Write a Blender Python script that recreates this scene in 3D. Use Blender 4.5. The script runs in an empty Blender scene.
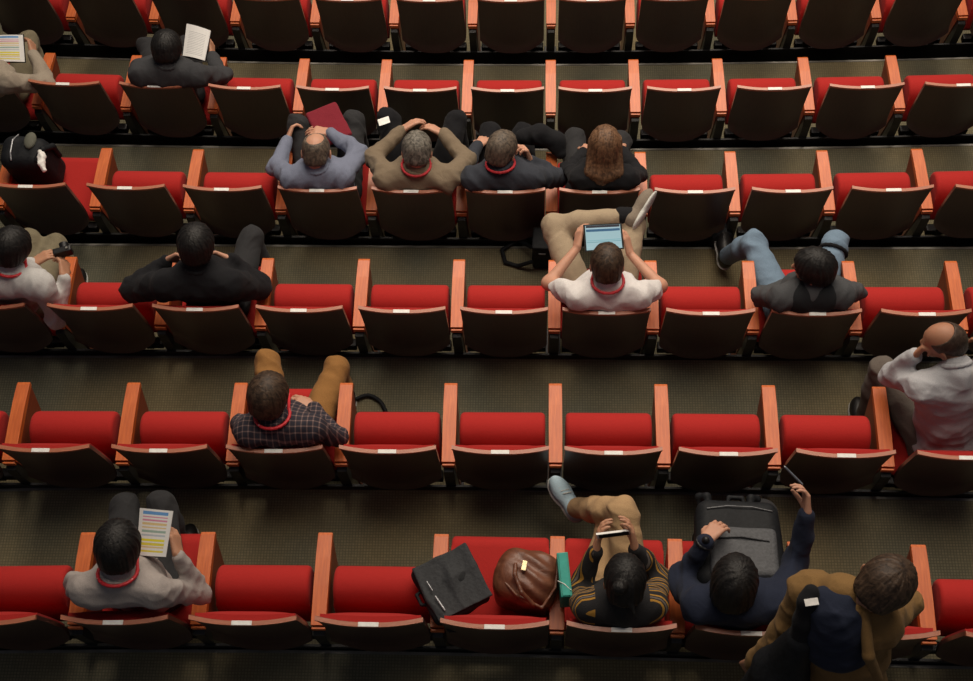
import bpy, bmesh, math, random
import numpy as np
from mathutils import Vector, Matrix
random.seed(7)
C = bpy.context.scene.collection
PI = math.pi
# ---------------------------------------------------------------- geometry of the raked seating
PITCH, STEP, SW = 0.92, 0.3126, 0.56            # row pitch, riser height, seat module
ROWC = [[0.0081, -0.1376, 0.0287, 0.2028, 0.0038, -0.0346, -0.038, 0.0382], [0.0041, -0.1368, 0.0319, 0.1812, -0.011, 0.0032, -0.0264, -0.0179], [0.0053, -0.1301, 0.0194, 0.1576, -0.0345, -0.0125, 0.0123, 0.0085], [-0.0068, -0.1085, 0.0287, 0.1627, -0.0213, -0.0061, 0.0491, 0.0109], [-0.0084, -0.0627, 0.0303, 0.1459, 0.0011, -0.0036, 0.0679, -0.0037], [-0.0023, -0.0273, 0.0249, 0.1404, 0.062, -0.0001, 0.0811, 0.0001]]
def row_frame(row, u):
    """seat-row curve: point of the arm fronts at seat coordinate u and its tangent"""
    a0,a1,a2,a3,b0,b1,b2,b3 = ROWC[min(max(row,0),5)]
    uc = max(-7.2, min(7.2, u)); t = uc/6
    x = uc*SW+a0+a1*t+a2*t*t+a3*t**3; y = row*PITCH+b0+b1*t+b2*t*t+b3*t**3
    dx = SW+(a1+2*a2*t+3*a3*t*t)/6; dy = (b1+2*b2*t+3*b3*t*t)/6
    x += dx*(u-uc); y += dy*(u-uc)
    n = math.hypot(dx,dy); return x, y, dx/n, dy/n
def at(row, u, lx, ly, lz):
    x,y,c,s = row_frame(row,u)
    return Vector((x+c*lx-s*ly, y+s*lx+c*ly, -row*STEP+lz))
# ---------------------------------------------------------------- materials
def nodes(name):
    m = bpy.data.materials.new(name); m.use_nodes = True
    nt = m.node_tree; b = nt.nodes['Principled BSDF']
    return m, nt, b
def ramp(nt, fac, stops):
    r = nt.nodes.new('ShaderNodeValToRGB')
    el = r.color_ramp.elements
    while len(el) < len(stops): el.new(0.5)
    for e,(p,c) in zip(el, stops): e.position = p; e.color = (*c,1)
    nt.links.new(fac, r.inputs[0]); return r.outputs[0]
def tex(nt, kind, scale, mapscale=(1,1,1), **kw):
    tc = nt.nodes.new('ShaderNodeTexCoord'); mp = nt.nodes.new('ShaderNodeMapping')
    mp.inputs['Scale'].default_value = mapscale
    nt.links.new(tc.outputs['Object'], mp.inputs[0])
    t = nt.nodes.new(kind)
    if 'Scale' in t.inputs: t.inputs['Scale'].default_value = scale
    for k,v in kw.items(): t.inputs[k].default_value = v
    nt.links.new(mp.outputs[0], t.inputs['Vector']); return t
def bump(nt, b, h, strength=0.3, dist=0.01):
    n = nt.nodes.new('ShaderNodeBump'); n.inputs['Strength'].default_value = strength
    n.inputs['Distance'].default_value = dist
    nt.links.new(h, n.inputs['Height']); nt.links.new(n.outputs[0], b.inputs['Normal'])
def dark(c, k): return tuple(v*k for v in c)
def m_plain(name, col, rough=0.6, metal=0.0, spec=0.5, noise=0.12, sc=30, bmp=0.1, coat=0, sheen=0):
    m, nt, b = nodes(name)
    t = tex(nt, 'ShaderNodeTexNoise', sc, Detail=4)
    nt.links.new(ramp(nt, t.outputs['Fac'], [(0.3,dark(col,1-noise)),(0.7,dark(col,1+noise))]), b.inputs['Base Color'])
    b.inputs['Roughness'].default_value = rough; b.inputs['Metallic'].default_value = metal
    b.inputs['Specular IOR Level'].default_value = spec; b.inputs['Coat Weight'].default_value = coat
    b.inputs['Sheen Weight'].default_value = sheen
    if bmp: bump(nt, b, t.outputs['Fac'], bmp)
    return m
def m_wood(name, c1, c2, rough, coat, axis):
    m, nt, b = nodes(name)
    ms = [14,14,14]; ms[axis] = 1.2
    t = tex(nt, 'ShaderNodeTexNoise', 6, tuple(ms), Detail=6, Distortion=0.6)
    nt.links.new(ramp(nt, t.outputs['Fac'], [(0.3,c1),(0.7,c2)]), b.inputs['Base Color'])
    b.inputs['Roughness'].default_value = rough; b.inputs['Coat Weight'].default_value = coat
    b.inputs['Coat Roughness'].default_value = 0.3
    bump(nt, b, t.outputs['Fac'], 0.05); return m
def m_cloth(name, col, sc=400, bmp=0.25, rough=0.9, wr=0.35):
    m, nt, b = nodes(name)
    w = tex(nt, 'ShaderNodeTexNoise', 9, Detail=3, Distortion=1.2)
    f = tex(nt, 'ShaderNodeTexNoise', sc, Detail=2)
    nt.links.new(ramp(nt, f.outputs['Fac'], [(0.3,dark(col,0.8)),(0.7,dark(col,1.15))]), b.inputs['Base Color'])
    ad = nt.nodes.new('ShaderNodeMath'); ad.operation = 'MULTIPLY_ADD'; ad.inputs[1].default_value = 0.12
    nt.links.new(f.outputs['Fac'], ad.inputs[0]); nt.links.new(w.outputs['Fac'], ad.inputs[2])
    bump(nt, b, ad.outputs[0], bmp, 0.02+0.03*wr)
    b.inputs['Roughness'].default_value = rough; b.inputs['Sheen Weight'].default_value = 0.03
    b.inputs['Specular IOR Level'].default_value = 0.2
    return m
M = {}
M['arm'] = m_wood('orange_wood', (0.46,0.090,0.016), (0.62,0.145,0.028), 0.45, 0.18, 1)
M['panel'] = m_wood('shaded_side_wood', (0.17,0.026,0.008), (0.24,0.042,0.012), 0.45, 0.2, 1)  # shade of the upright arm sides is put into this darker colour
M['shell'] = m_wood('shaded_veneer_shell', (0.036,0.017,0.016), (0.052,0.024,0.022), 0.40, 0.25, 2)  # unlit rear face: its shade is put into the veneer colour
M['rim'] = m_wood('lit_plywood_edge', (0.36,0.115,0.060), (0.46,0.16,0.085), 0.4, 0.3, 0)  # same veneer as the shell, light on the upward edge put into the colour
M['red'] = m_cloth('red_upholstery', (0.40,0.020,0.017), 600, 0.10, 0.85, 0.0)
M['black_metal'] = m_plain('black_metal', (0.012,0.012,0.013), 0.45, 0.3, 0.5, 0.1)
M['plate'] = m_plain('white_number_plate', (0.80,0.78,0.74), 0.5)
M['nosing'] = m_plain('aluminium_nosing', (0.22,0.21,0.19), 0.5, 0.7, 0.5, 0.4, 6)
def m_carpet():
    m, nt, b = nodes('woven_carpet')
    n = tex(nt, 'ShaderNodeTexNoise', 1.3, Detail=3)
    f = tex(nt, 'ShaderNodeTexNoise', 160, Detail=2)
    br = tex(nt, 'ShaderNodeTexBrick', 1.0)
    br.offset = 0.0
    br.inputs['Scale'].default_value = 1.0; br.inputs['Mortar Size'].default_value = 0.0022
    br.inputs['Brick Width'].default_value = 0.015; br.inputs['Row Height'].default_value = 0.015
    br.inputs['Color1'].default_value = (0.225,0.200,0.138,1); br.inputs['Color2'].default_value = (0.185,0.168,0.116,1)
    br.inputs['Mortar'].default_value = (0.135,0.122,0.086,1)
    mx = nt.nodes.new('ShaderNodeMix'); mx.data_type = 'RGBA'; mx.blend_type = 'MULTIPLY'; mx.inputs[0].default_value = 1
    nt.links.new(br.outputs['Color'], mx.inputs[6])
    nt.links.new(ramp(nt, n.outputs['Fac'], [(0.35,(0.72,0.78,0.80)),(0.65,(1.15,1.05,0.85))]), mx.inputs[7])
    nt.links.new(mx.outputs[2], b.inputs['Base Color'])
    b.inputs['Roughness'].default_value = 0.95; b.inputs['Specular IOR Level'].default_value = 0.15
    bump(nt, b, f.outputs['Fac'], 0.4, 0.004); return m
M['carpet'] = m_carpet()
# ---------------------------------------------------------------- object helpers
def me_obj(name, verts, faces, mat, parent=None, smooth=False, loc=None):
    me = bpy.data.meshes.new(name); me.from_pydata([tuple(v) for v in verts], [], faces); me.update()
    if mat: me.materials.append(mat)
    if smooth: me.polygons.foreach_set('use_smooth', [True]*len(me.polygons))
    o = bpy.data.objects.new(name, me); C.objects.link(o)
    if parent: o.parent = parent
    if loc is not None: o.location = loc
    return o
def bm_obj(name, bm, mat, parent=None, smooth=False, loc=None, angle=None):
    bmesh.ops.recalc_face_normals(bm, faces=bm.faces)
    me = bpy.data.meshes.new(name); bm.to_mesh(me); bm.free(); me.materials.append(mat)
    if smooth:
        me.polygons.foreach_set('use_smooth', [True]*len(me.polygons))
        if angle: me.set_sharp_from_angle(angle=angle)
    o = bpy.data.objects.new(name, me); C.objects.link(o)
    if parent: o.parent = parent
    if loc is not None: o.location = loc
    return o
def empty(name, loc, rz=0, label=None, cat=None, group=None):
    o = bpy.data.objects.new(name, None); o.empty_display_size = 0.1; C.objects.link(o)
    o.location = loc; o.rotation_euler = (0,0,rz)
    if label: o['label'] = label
    if cat: o['category'] = cat
    if group: o['group'] = group
    return o
def tag(o, label, cat, group=None):
    o['label'] = label; o['category'] = cat
    if group: o['group'] = group
    return o
def add_box(bm, cx, cy, cz, sx, sy, sz, bev=0, rot=None):
    r = bmesh.ops.create_cube(bm, size=1); vs = r['verts']
    bmesh.ops.scale(bm, vec=(sx,sy,sz), verts=vs)
    if bev:
        es = list({e for v in vs for e in v.link_edges})
        rb = bmesh.ops.bevel(bm, geom=es, offset=bev, segments=2, affect='EDGES', profile=0.6)
        vs = list({v for f in rb['faces'] for v in f.verts} | {v for v in vs if v.is_valid})
    if rot is not None: bmesh.ops.transform(bm, matrix=rot.to_4x4(), verts=vs)
    bmesh.ops.translate(bm, vec=(cx,cy,cz), verts=vs); return vs
def prism_x(bm, prof, x0, x1, bev=0):
    """extrude a (y,z) outline along x"""
    a = [bm.verts.new((x0,y,z)) for y,z in prof]; b = [bm.verts.new((x1,y,z)) for y,z in prof]
    fa = bm.faces.new(a); fb = bm.faces.new(list(reversed(b)))
    n = len(prof)
    for i in range(n): bm.faces.new((a[i],b[i],b[(i+1)%n],a[(i+1)%n]))
    if bev:
        es = list(set(fa.edges)|set(fb.edges))
        bmesh.ops.bevel(bm, geom=es, offset=bev, segments=3, affect='EDGES', profile=0.5)
def hull2(c1, r1, c2, r2, n=14):
    """outline of the hull of two circles"""
    pts = []
    d = math.atan2(c2[1]-c1[1], c2[0]-c1[0]); L = math.hypot(c2[0]-c1[0], c2[1]-c1[1])
    off = math.acos(max(-1,min(1,(r1-r2)/L)))
    for i in range(n+1):
        a = d+off+(2*PI-2*off)*i/n; pts.append((c1[0]+r1*math.cos(a), c1[1]+r1*math.sin(a)))
    for i in range(n+1):
        a = d-off+2*off*i/n; pts.append((c2[0]+r2*math.cos(a), c2[1]+r2*math.sin(a)))
    return pts
# ---------------------------------------------------------------- stepped floor and nosings
US = [-12+0.5*i for i in range(49)]
def edge_pt(row, u):
    x,y,c,s = row_frame(row,u); return (x-s*0.44, y+c*0.44)
V=[];Fc=[]
rows = list(range(-2,9))
for r in rows:
    b0 = len(V)
    for u in US:
        x,y = edge_pt(r,u); xb,yb = edge_pt(r-1,u)
        if r == rows[0]: yb = y-1.3
        V += [(xb,yb,-r*STEP),(x,y,-r*STEP),(x,y,-(r+1)*STEP)]
    for i in range(len(US)-1):
        a = b0+3*i; Fc += [(a,a+3,a+4,a+1),(a+1,a+4,a+5,a+2)]
b0 = len(V)     # flat floor in front of the lowest row
for u in US:
    x,y = edge_pt(rows[-1],u); V += [(x,y,-(rows[-1]+1)*STEP),(x,y+6,-(rows[-1]+1)*STEP)]
for i in range(len(US)-1): a=b0+2*i; Fc.append((a,a+2,a+3,a+1))
fl = me_obj('floor', V, Fc, M['carpet']); fl['kind'] = 'structure'
md = fl.modifiers.new('s','SOLIDIFY'); md.thickness = 0.12; md.offset = -1
for n,r in enumerate(rows[1:-1]):
    V=[];Fc=[]
    for u in US:
        x,y = edge_pt(r,u); z=-r*STEP
        V += [(x,y-0.011,z+0.001),(x,y-0.011,z+0.004),(x,y+0.003,z+0.004),(x,y+0.003,z-0.025)]
    for i in range(len(US)-1):
        a=4*i
        for k in range(3): Fc.append((a+k,a+4+k,a+5+k,a+1+k))
    o = me_obj('trim_%d'%(n+1), V, Fc, M['nosing']); o['kind'] = 'structure'
for n,r in enumerate(range(0,6)):      # added black strip standing in for the shade under each row of seats
    V=[];Fc=[]
    for u in US:
        x,y,c,sn = row_frame(r,u); z=-r*STEP
        for yy in (-0.470,-0.458):
            for zz in (0.0,0.365): V.append((x-sn*yy, y+c*yy, z+zz))
    for i in range(len(US)-1):
        a=4*i; Fc += [(a,a+4,a+5,a+1),(a+2,a+3,a+7,a+6),(a+1,a+5,a+7,a+3),(a,a+2,a+6,a+4)]
    o = me_obj('trim_%d'%(n+20), V, Fc, M['black_metal']); o['kind'] = 'structure'
# ---------------------------------------------------------------- theatre seat and armrest prototypes
ZT = 0.965
def back_surface(s, t, off):
    zb = 0.385+0.12*abs(s)**3.4; z = zb+(ZT-zb)*t
    h = max(0,(z-0.40)/(ZT-0.40))
    w = 0.229
    w *= 1-0.10*max(0,(0.22-h)/0.22)**2
    y = -0.458-0.052*h**1.4+0.026*abs(s)**2.2
    edge = math.exp(-max(0,(z-zb))/0.045)
    y -= 0.036*edge
    return (s*w, y+off, z)
def grid_solid(f0, f1, ns, nt):
    """closed slab between two parameter surfaces"""
    V=[];F=[]
    for f in (f0,f1):
        for j in range(nt+1):
            for i in range(ns+1): V.append(f(-1+2*i/ns, j/nt))
    W=ns+1; N=W*(nt+1)
    for j in range(nt):
        for i in range(ns):
            a=j*W+i; F.append((a,a+1,a+W+1,a+W)); F.append((N+a,N+a+W,N+a+W+1,N+a+1))
    for i in range(ns): a=i; F.append((a,N+a,N+a+1,a+1)); a=nt*W+i; F.append((a,a+1,N+a+1,N+a))
    for j in range(nt): a=j*W; F.append((a,a+W,N+a+W,N+a)); a=j*W+ns; F.append((a,N+a,N+a+W,a+W))
    return V,F
def make_seat(opened):
    t = empty('theater_seat', (0,0,0))
    V,F = grid_solid(lambda s,q: back_surface(s,q*0.985,0.0), lambda s,q: back_surface(s,q*0.985,0.018), 22, 16)
    o = me_obj('backrest', V, F, M['shell'], t, True); o.data.set_sharp_from_angle(angle=0.9)
    def rim(s,q):
        x,y,z = back_surface(s,1,0.0); return (x*1.01, y-0.003+0.019*q, ZT-0.012)
    V,F = grid_solid(rim, lambda s,q:(rim(s,q)[0],rim(s,q)[1],ZT+0.004), 22, 2)
    o = me_obj('top_rim', V, F, M['rim'], t, True); o.data.set_sharp_from_angle(angle=0.7)
    o['label'] = 'wooden top edge with lit tone in its colour'
    def cf(s,q):
        x,y,z = back_surface(s*0.95, 0.16+0.745*q, 0.019); return (x,y,z)
    def cb(s,q):
        x,y,z = back_surface(s*0.95, 0.16+0.745*q, 0.022)
        th = 0.036*(1-abs(s)**2.6)*(min(1,(1-q)*9+0.45)) + 0.012
        return (x,y+th,z)
    V,F = grid_solid(cf, cb, 18, 10)
    o = me_obj('back_cushion', V, F, M['red'], t, True); o.data.set_sharp_from_angle(angle=0.9)
    bm = bmesh.new()
    if opened: prism_x(bm, hull2((-0.005,0.408),0.062,(-0.345,0.395),0.042), -0.232, 0.232, 0.02)
    else: prism_x(bm, hull2((-0.235,0.558),0.096,(-0.300,0.40),0.060,18), -0.217, 0.217, 0.022)
    bm_obj('seat_pad', bm, M['red'], t, True, angle=0.7)
    bm = bmesh.new()
    add_box(bm, 0,-0.40,0.335, 0.45,0.05,0.06, 0.008)
    for s in (-1,1): add_box(bm, s*0.15,-0.425,0.40, 0.045,0.02,0.16, 0.004)
    bm_obj('hinge_bar', bm, M['black_metal'], t)
    bm = bmesh.new(); add_box(bm, 0.0,-0.503,ZT+0.0065, 0.088,0.020,0.005, 0.0015)
    bm_obj('number_plate', bm, M['plate'], t)
    return t
def make_arm():
    t = empty('armrest', (0,0,0))
    bm = bmesh.new()
    prism_x(bm, [(0.0,0.600),(0.004,0.622),(-0.01,0.630),(-0.12,0.638),(-0.25,0.641),(-0.432,0.641),(-0.432,0.600)], -0.034, 0.034, 0.003)
    bm_obj('arm_top', bm, M['arm'], t)
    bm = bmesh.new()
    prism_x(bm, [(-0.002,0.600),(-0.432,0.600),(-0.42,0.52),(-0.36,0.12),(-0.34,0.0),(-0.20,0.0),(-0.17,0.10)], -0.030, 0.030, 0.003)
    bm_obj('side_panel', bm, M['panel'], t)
    bm = bmesh.new(); add_box(bm, 0,-0.444,0.617, 0.062,0.010,0.03, 0.002)
    bm_obj('end_cap', bm, M['arm'], t)
    bm = bmesh.new()
    prism_x(bm, [(-0.434,0.595),(-0.468,0.585),(-0.470,0.50),(-0.44,0.05),(-0.45,0.0),(-0.36,0.0),(-0.37,0.12),(-0.424,0.52)], -0.026, 0.026, 0.004)
    bm_obj('rear_post', bm, M['black_metal'], t)
    bm = bmesh.new(); add_box(bm, 0,-0.31,0.008, 0.09,0.34,0.016, 0.004)
    bm_obj('foot_plate', bm, M['black_metal'], t)
    return t
def copy_tree(o, parent=None):
    c = o.copy(); C.objects.link(c)
    if parent: c.parent = parent
    for ch in list(o.children): copy_tree(ch, c)
    return c
ROWN = ['bottom row','second row up','third row up','fourth row up','fifth row up','top row']
OCC = {(4,-7):'person with programme at left edge',(4,-5):'black-haired man reading white booklet',
 (3,-3):'balding man in slate shirt',(3,-2):'grey-haired man in khaki jacket',(3,-1):'man in charcoal shirt',(3,0):'woman with long brown hair',
 (2,-6):'man in white holding camera',(2,-4):'man in black suit',(2,0):'man in white T-shirt',(2,2):'man in jeans',
 (1,-3):'man in checked shirt',(1,3):'bald man in pale shirt',
 (0,-4):'man in grey shirt',(0,0):'person in striped sweater',(0,1):'person in navy top',
 (3,-6):'seat holding the black backpack',(0,-1):'seat holding the brown leather bag'}
SEATS = {0:(-5,3),1:(-6,3),2:(-6,4),3:(-6,4),4:(-7,4),5:(-7,5)}
ARMS = {0:(-4,3),1:(-5,3),2:(-5,4),3:(-6,4),4:(-6,4),5:(-6,5)}
NUM = ['zero','one','two','three','four','five','six','seven','eight','nine']
ORD = ['first','second','third','fourth','fifth','sixth','seventh','eighth','ninth','tenth','eleventh','twelfth','thirteenth']
def seat_label(r,k):
    if (r,k) in OCC:
        o = OCC[(r,k)]
        if o.startswith('seat holding'): return 'open red seat with shaded wooden back, '+o[5:]+', '+ROWN[r]
        return 'open red seat with shaded wooden back under the '+o
    occ = [(abs(q-k),q) for (rr,q) in OCC if rr==r]
    if not occ: return 'seat with shaded brown back in the top row, %s from the left'%ORD[k-SEATS[r][0]]
    d,q = min(occ); o = OCC[(r,q)]
    if o.startswith('seat holding'): o = o[13:]
    else: o = o
    o = o if o.startswith('the ') else 'the '+o
    side = 'right' if k>q else 'left'
    if d==1: return 'folded red seat directly %s of %s, %s'%(side,o,ROWN[r])
    return 'folded red seat, %s, %s places %s of %s'%(ROWN[r],NUM[d],side,o)
pro = {False:make_seat(False), True:make_seat(True)}; used = set()
for r,(k0,k1) in SEATS.items():
    for k in range(k0,k1+1):
        op = (r,k) in OCC
        o = pro[op] if op not in used else copy_tree(pro[op]); used.add(op)
        x,y,c,s = row_frame(r,k+0.5)
        o.location = (x,y,-r*STEP); o.rotation_euler = (0,0,math.atan2(s,c))
        tag(o, seat_label(r,k), 'theater seat', 'tip-up seats in the %s'%ROWN[r])
pa = make_arm(); first = True
for r,(k0,k1) in ARMS.items():
    for k in range(k0,k1+1):
        o = pa if first else copy_tree(pa); first = False
        x,y,c,s = row_frame(r,k)
        o.location = (x,y,-r*STEP); o.rotation_euler = (0,0,math.atan2(s,c))
        L,R_ = OCC.get((r,k-1)), OCC.get((r,k))
        f = lambda q: q[13:] if q.startswith('seat') else 'the '+q
        n = ORD[k-k0]
        if R_ and not R_.startswith('seat'): lb = 'orange wooden armrest on the left of %s'%f(R_)
        elif L and not L.startswith('seat'): lb = 'orange wooden armrest on the right of %s'%f(L)
        else: lb = 'orange wooden armrest between seats, %s, %s from the left'%(ROWN[r],n)
        tag(o, lb, 'armrest', 'wooden armrests in the %s'%ROWN[r])
# ---------------------------------------------------------------- figures: blended distance fields meshed to one continuous surface
class Field:
    def __init__(self, lo, hi, h):
        self.h = h; self.lo = np.array(lo,float); n = np.ceil((np.array(hi)-self.lo)/h).astype(int)+1
        self.ax = [self.lo[i]+h*np.arange(n[i]) for i in range(3)]
        self.D = np.full(tuple(n), 0.5, np.float32)
    def box(self, lo, hi):
        s = []
        for i in range(3):
            a = max(0,int((lo[i]-self.lo[i])/self.h)); b = min(len(self.ax[i]), int((hi[i]-self.lo[i])/self.h)+2)
            if a >= b: return None
            s.append(slice(a,b))
        return tuple(s)
    def put(self, fn, lo, hi, k, sub=False):
        s = self.box(np.array(lo)-k-0.012, np.array(hi)+k+0.012)
        if s is None: return
        X = self.ax[0][s[0]][:,None,None]; Y = self.ax[1][s[1]][None,:,None]; Z = self.ax[2][s[2]][None,None,:]
        d = fn(X,Y,Z).astype(np.float32); A = self.D[s]
        if sub:
            d = -d; hh = np.maximum(k-np.abs(A-d),0)/k; self.D[s] = np.maximum(A,d)+hh*hh*k*0.25
        else:
            hh = np.maximum(k-np.abs(A-d),0)/k; self.D[s] = np.minimum(A,d)-hh*hh*k*0.25
    def cap(self, a, b, ra, rb, k=0.02, sub=False):
        a = np.array(a,float); b = np.array(b,float); v = b-a; L2 = max(1e-9,float(v@v))
        def fn(X,Y,Z):
            t = np.clip(((X-a[0])*v[0]+(Y-a[1])*v[1]+(Z-a[2])*v[2])/L2,0,1)
            return np.sqrt((X-a[0]-t*v[0])**2+(Y-a[1]-t*v[1])**2+(Z-a[2]-t*v[2])**2)-(ra+(rb-ra)*t)
        r = max(ra,rb); self.put(fn, np.minimum(a,b)-r, np.maximum(a,b)+r, k, sub)
    def chain(self, pts, rs, k=0.02):
        for i in range(len(pts)-1): self.cap(pts[i],pts[i+1],rs[i],rs[i+1],k)
    def ell(self, c, r, R=None, k=0.02, sub=False):
        """ellipsoid; R = 3x3 with the local axes as columns"""
        c = np.array(c,float); r = np.array(r,float); R = np.eye(3) if R is None else R
        def fn(X,Y,Z):
            x,y,z = X-c[0],Y-c[1],Z-c[2]
            q = [(x*R[0,i]+y*R[1,i]+z*R[2,i]) for i in range(3)]
            k0 = np.sqrt(sum((q[i]/r[i])**2 for i in range(3))); k1 = np.sqrt(sum((q[i]/r[i]**2)**2 for i in range(3)))
            return k0*(k0-1)/np.maximum(k1,1e-6)
        m = float(r.max()); self.put(fn, c-m, c+m, k, sub)
    def mesh(self):
        D = self.D; S = D < 0; h = self.h
        n = D.shape; corners = [(i,j,k) for i in (0,1) for j in (0,1) for k in (0,1)]
        def sl(c): return tuple(slice(c[i], n[i]-1+c[i]) for i in range(3))
        cnt = sum(S[sl(c)].astype(np.int8) for c in corners)
        act = (cnt>0)&(cnt<8); idx = np.argwhere(act)
        if len(idx)==0: return [],[]
        ids = np.full(act.shape,-1,np.int64); ids[act] = np.arange(len(idx))
        P = np.zeros((len(idx),3)); W = np.zeros(len(idx))
        val = {c:D[idx[:,0]+c[0],idx[:,1]+c[1],idx[:,2]+c[2]] for c in corners}
        for c in corners:
            for a in range(3):
                if c[a]: continue
                e = list(c); e[a] = 1; e = tuple(e)
                v0,v1 = val[c],val[e]; m = (v0<0)!=(v1<0)
                t = np.where(m, v0/np.where(m,v0-v1,1), 0)
                p = np.tile(np.array(c,float),(len(idx),1)); p[:,a] = t
                P += p*m[:,None]; W += m
        P = (P/W[:,None]+idx)*h+self.lo
        F = []
        for a in range(3):
            b,c = (a+1)%3,(a+2)%3
            s0 = [slice(1,n[i]-1) for i in range(3)]; s0[a] = slice(0,n[a]-1)
            s1 = list(s0); s1[a] = slice(1,n[a])
            A,B = S[tuple(s0)],S[tuple(s1)]
            for flip,mk in ((0,A&~B),(1,~A&B)):
                q = np.argwhere(mk); off = np.array([s.start for s in s0]); q = q+off
                def g(db,dc):
                    r = q.copy(); r[:,b] -= db; r[:,c] -= dc; return ids[r[:,0],r[:,1],r[:,2]]
                f = np.stack([g(1,1),g(0,1),g(0,0),g(1,0)],1)
                if flip: f = f[:,::-1]
                F.append(f[(f>=0).all(1)])
        return P, np.concatenate(F)
def fobj(name, fld, mat, parent, disp=None):
    P,F = fld.mesh()
    me = bpy.data.meshes.new(name)
    me.vertices.add(len(P)); me.loops.add(len(F)*4); me.polygons.add(len(F))
    me.vertices.foreach_set('co', np.asarray(P,np.float32).ravel())
    me.loops.foreach_set('vertex_index', np.asarray(F,np.int32).ravel())
    me.polygons.foreach_set('loop_start', np.arange(0,len(F)*4,4,dtype=np.int32))
    me.polygons.foreach_set('use_smooth', np.ones(len(F),bool)); me.update(calc_edges=True)
    if disp is not None:
        N = np.empty(len(P)*3,np.float32); me.vertices.foreach_get('normal',N); N = N.reshape(-1,3)
        P = P+N*disp(P,N)[:,None]; me.vertices.foreach_set('co', P.astype(np.float32).ravel()); me.update()
    me.materials.append(mat)
    o = bpy.data.objects.new(name, me); C.objects.link(o); o.parent = parent; return o
def wrinkle(amp, centres, seed=0, f=34):
    """soft cloth folds, strongest around the given joints"""
    rg = np.random.RandomState(seed); K = rg.randn(6,3); K /= np.linalg.norm(K,axis=1)[:,None]; ph = rg.rand(6)*6.28
    cs = np.array(centres)
    def fn(P,N):
        w = np.zeros(len(P))
        for c in cs: w = np.maximum(w, np.exp(-((P-c)**2).sum(1)/(2*0.085**2)))
        w = 0.30+0.85*w
        q = P+0.02*np.sin(P[:,[1,2,0]]*21+seed)
        s = np.zeros(len(P))
        for i in range(6):
            s += (1-np.abs(np.sin(q@K[i]*f*(0.6+0.25*i)+ph[i]))*2)*(0.32/(1+0.3*i))
        return np.maximum(amp*w*s, -0.009)
    return fn
def unit(v): v = np.array(v,float); return v/max(1e-9,np.linalg.norm(v))
def head_axes(yaw, pitch, roll=0):
    """columns: right, forward (face), up"""
    y,p,r = map(math.radians,(yaw,pitch,roll))
    R = Matrix.Rotation(y,3,'Z') @ Matrix.Rotation(-p,3,'X') @ Matrix.Rotation(r,3,'Y')
    return np.array(R)
def hand(f, wr, d, n, side, curl, spread=1.0, grow=0.0, sc=1.0):
    """palm and five fingers: d points along the hand, n out of the palm, side +1 puts the thumb on d x n"""
    d = unit(d); n = unit(np.array(n)-d*np.dot(n,d)); t = np.cross(d,n)*side
    g = grow; wr = np.array(wr)
    L = (0.074,0.080,0.075,0.060)
    for i in range(4):
        o = 0.030-0.020*i
        k0 = wr+t*o*0.55+d*0.012; k1 = wr+t*o*1.05*sc+d*(0.090-0.004*abs(i-1.2))*sc
        f.cap(k0,k1,0.0145+g,0.0105+g,0.012)
        a = 0.0; p = k1; dd = unit(d+t*0.05*spread*(1.5-i)*1.2)
        for j,(fr,cu) in enumerate(((0.46,curl[0]),(0.30,curl[1]),(0.24,curl[2]))):
            a += cu; q = p+(dd*math.cos(a)+n*math.sin(a))*L[i]*fr*sc
            f.cap(p,q,0.0092-0.0008*j+g,0.0086-0.0009*j+g,0.004); p = q
    a0 = wr+t*0.022+d*0.022; a1 = a0+(t*0.75+d*0.75+n*0.35)*0.036*sc; a2 = a1+unit(t*0.35+d*0.9+n*(0.3+curl[0]*0.5))*0.032*sc; a3 = a2+unit(t*0.05+d*0.9+n*(0.4+curl[0]*0.6))*0.026*sc
    f.cap(a0,a1,0.015+g,0.0115+g,0.008); f.cap(a1,a2,0.0110+g,0.0100+g,0.005); f.cap(a2,a3,0.0100+g,0.0085+g,0.005)
def ellr(c, R, off): return np.array(c)+R@np.array(off)
def torso(f, J, g, belly=0.0):
    pel,neck,sl,sr = (np.array(J[k]) for k in ('pel','neck','shL','shR'))
    up = unit(neck-pel); lat = unit(np.array(sr)-np.array(sl)); fw = unit(np.cross(up,lat)); lat2 = np.cross(fw,up)
    R = np.stack([lat2,fw,up],1); L = np.linalg.norm(neck-pel); w = np.linalg.norm(sr-sl)/2
    mid = (sl+sr)/2
    f.ell(pel+up*0.02, (0.155+g,0.115+g,0.12+g), R, 0.04)
    f.ell(pel+up*L*0.34+fw*(0.01+belly*0.5), (0.138+g+belly*0.6,0.105+g+belly,0.17+g), R, 0.05)
    f.ell(pel+up*L*0.68+fw*0.005, (min(0.165,w+0.005)+g,0.112+g,0.17+g), R, 0.05)
    f.cap(sl+lat*0.03-up*0.02, sr-lat*0.03-up*0.02, 0.062+g, 0.062+g, 0.05)
    for s in (sl,sr): f.cap(neck-up*0.035, s-up*0.0, 0.046+g, 0.052+g, 0.045)
    return R
def limb(f, J, s, g, upto=1.0, upto2=1.0, k=0.03):
    sh,el,wr = (np.array(J[q+s]) for q in ('sh','el','wr'))
    e = sh+(el-sh)*upto
    f.cap(sh,e,0.052+g,0.052+g-(0.013)*upto,k)
    if upto>=1: f.cap(el,el+(wr-el)*upto2,0.0405+g,0.026+min(g,0.013)+0.2*max(0,g-0.013),k)
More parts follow.
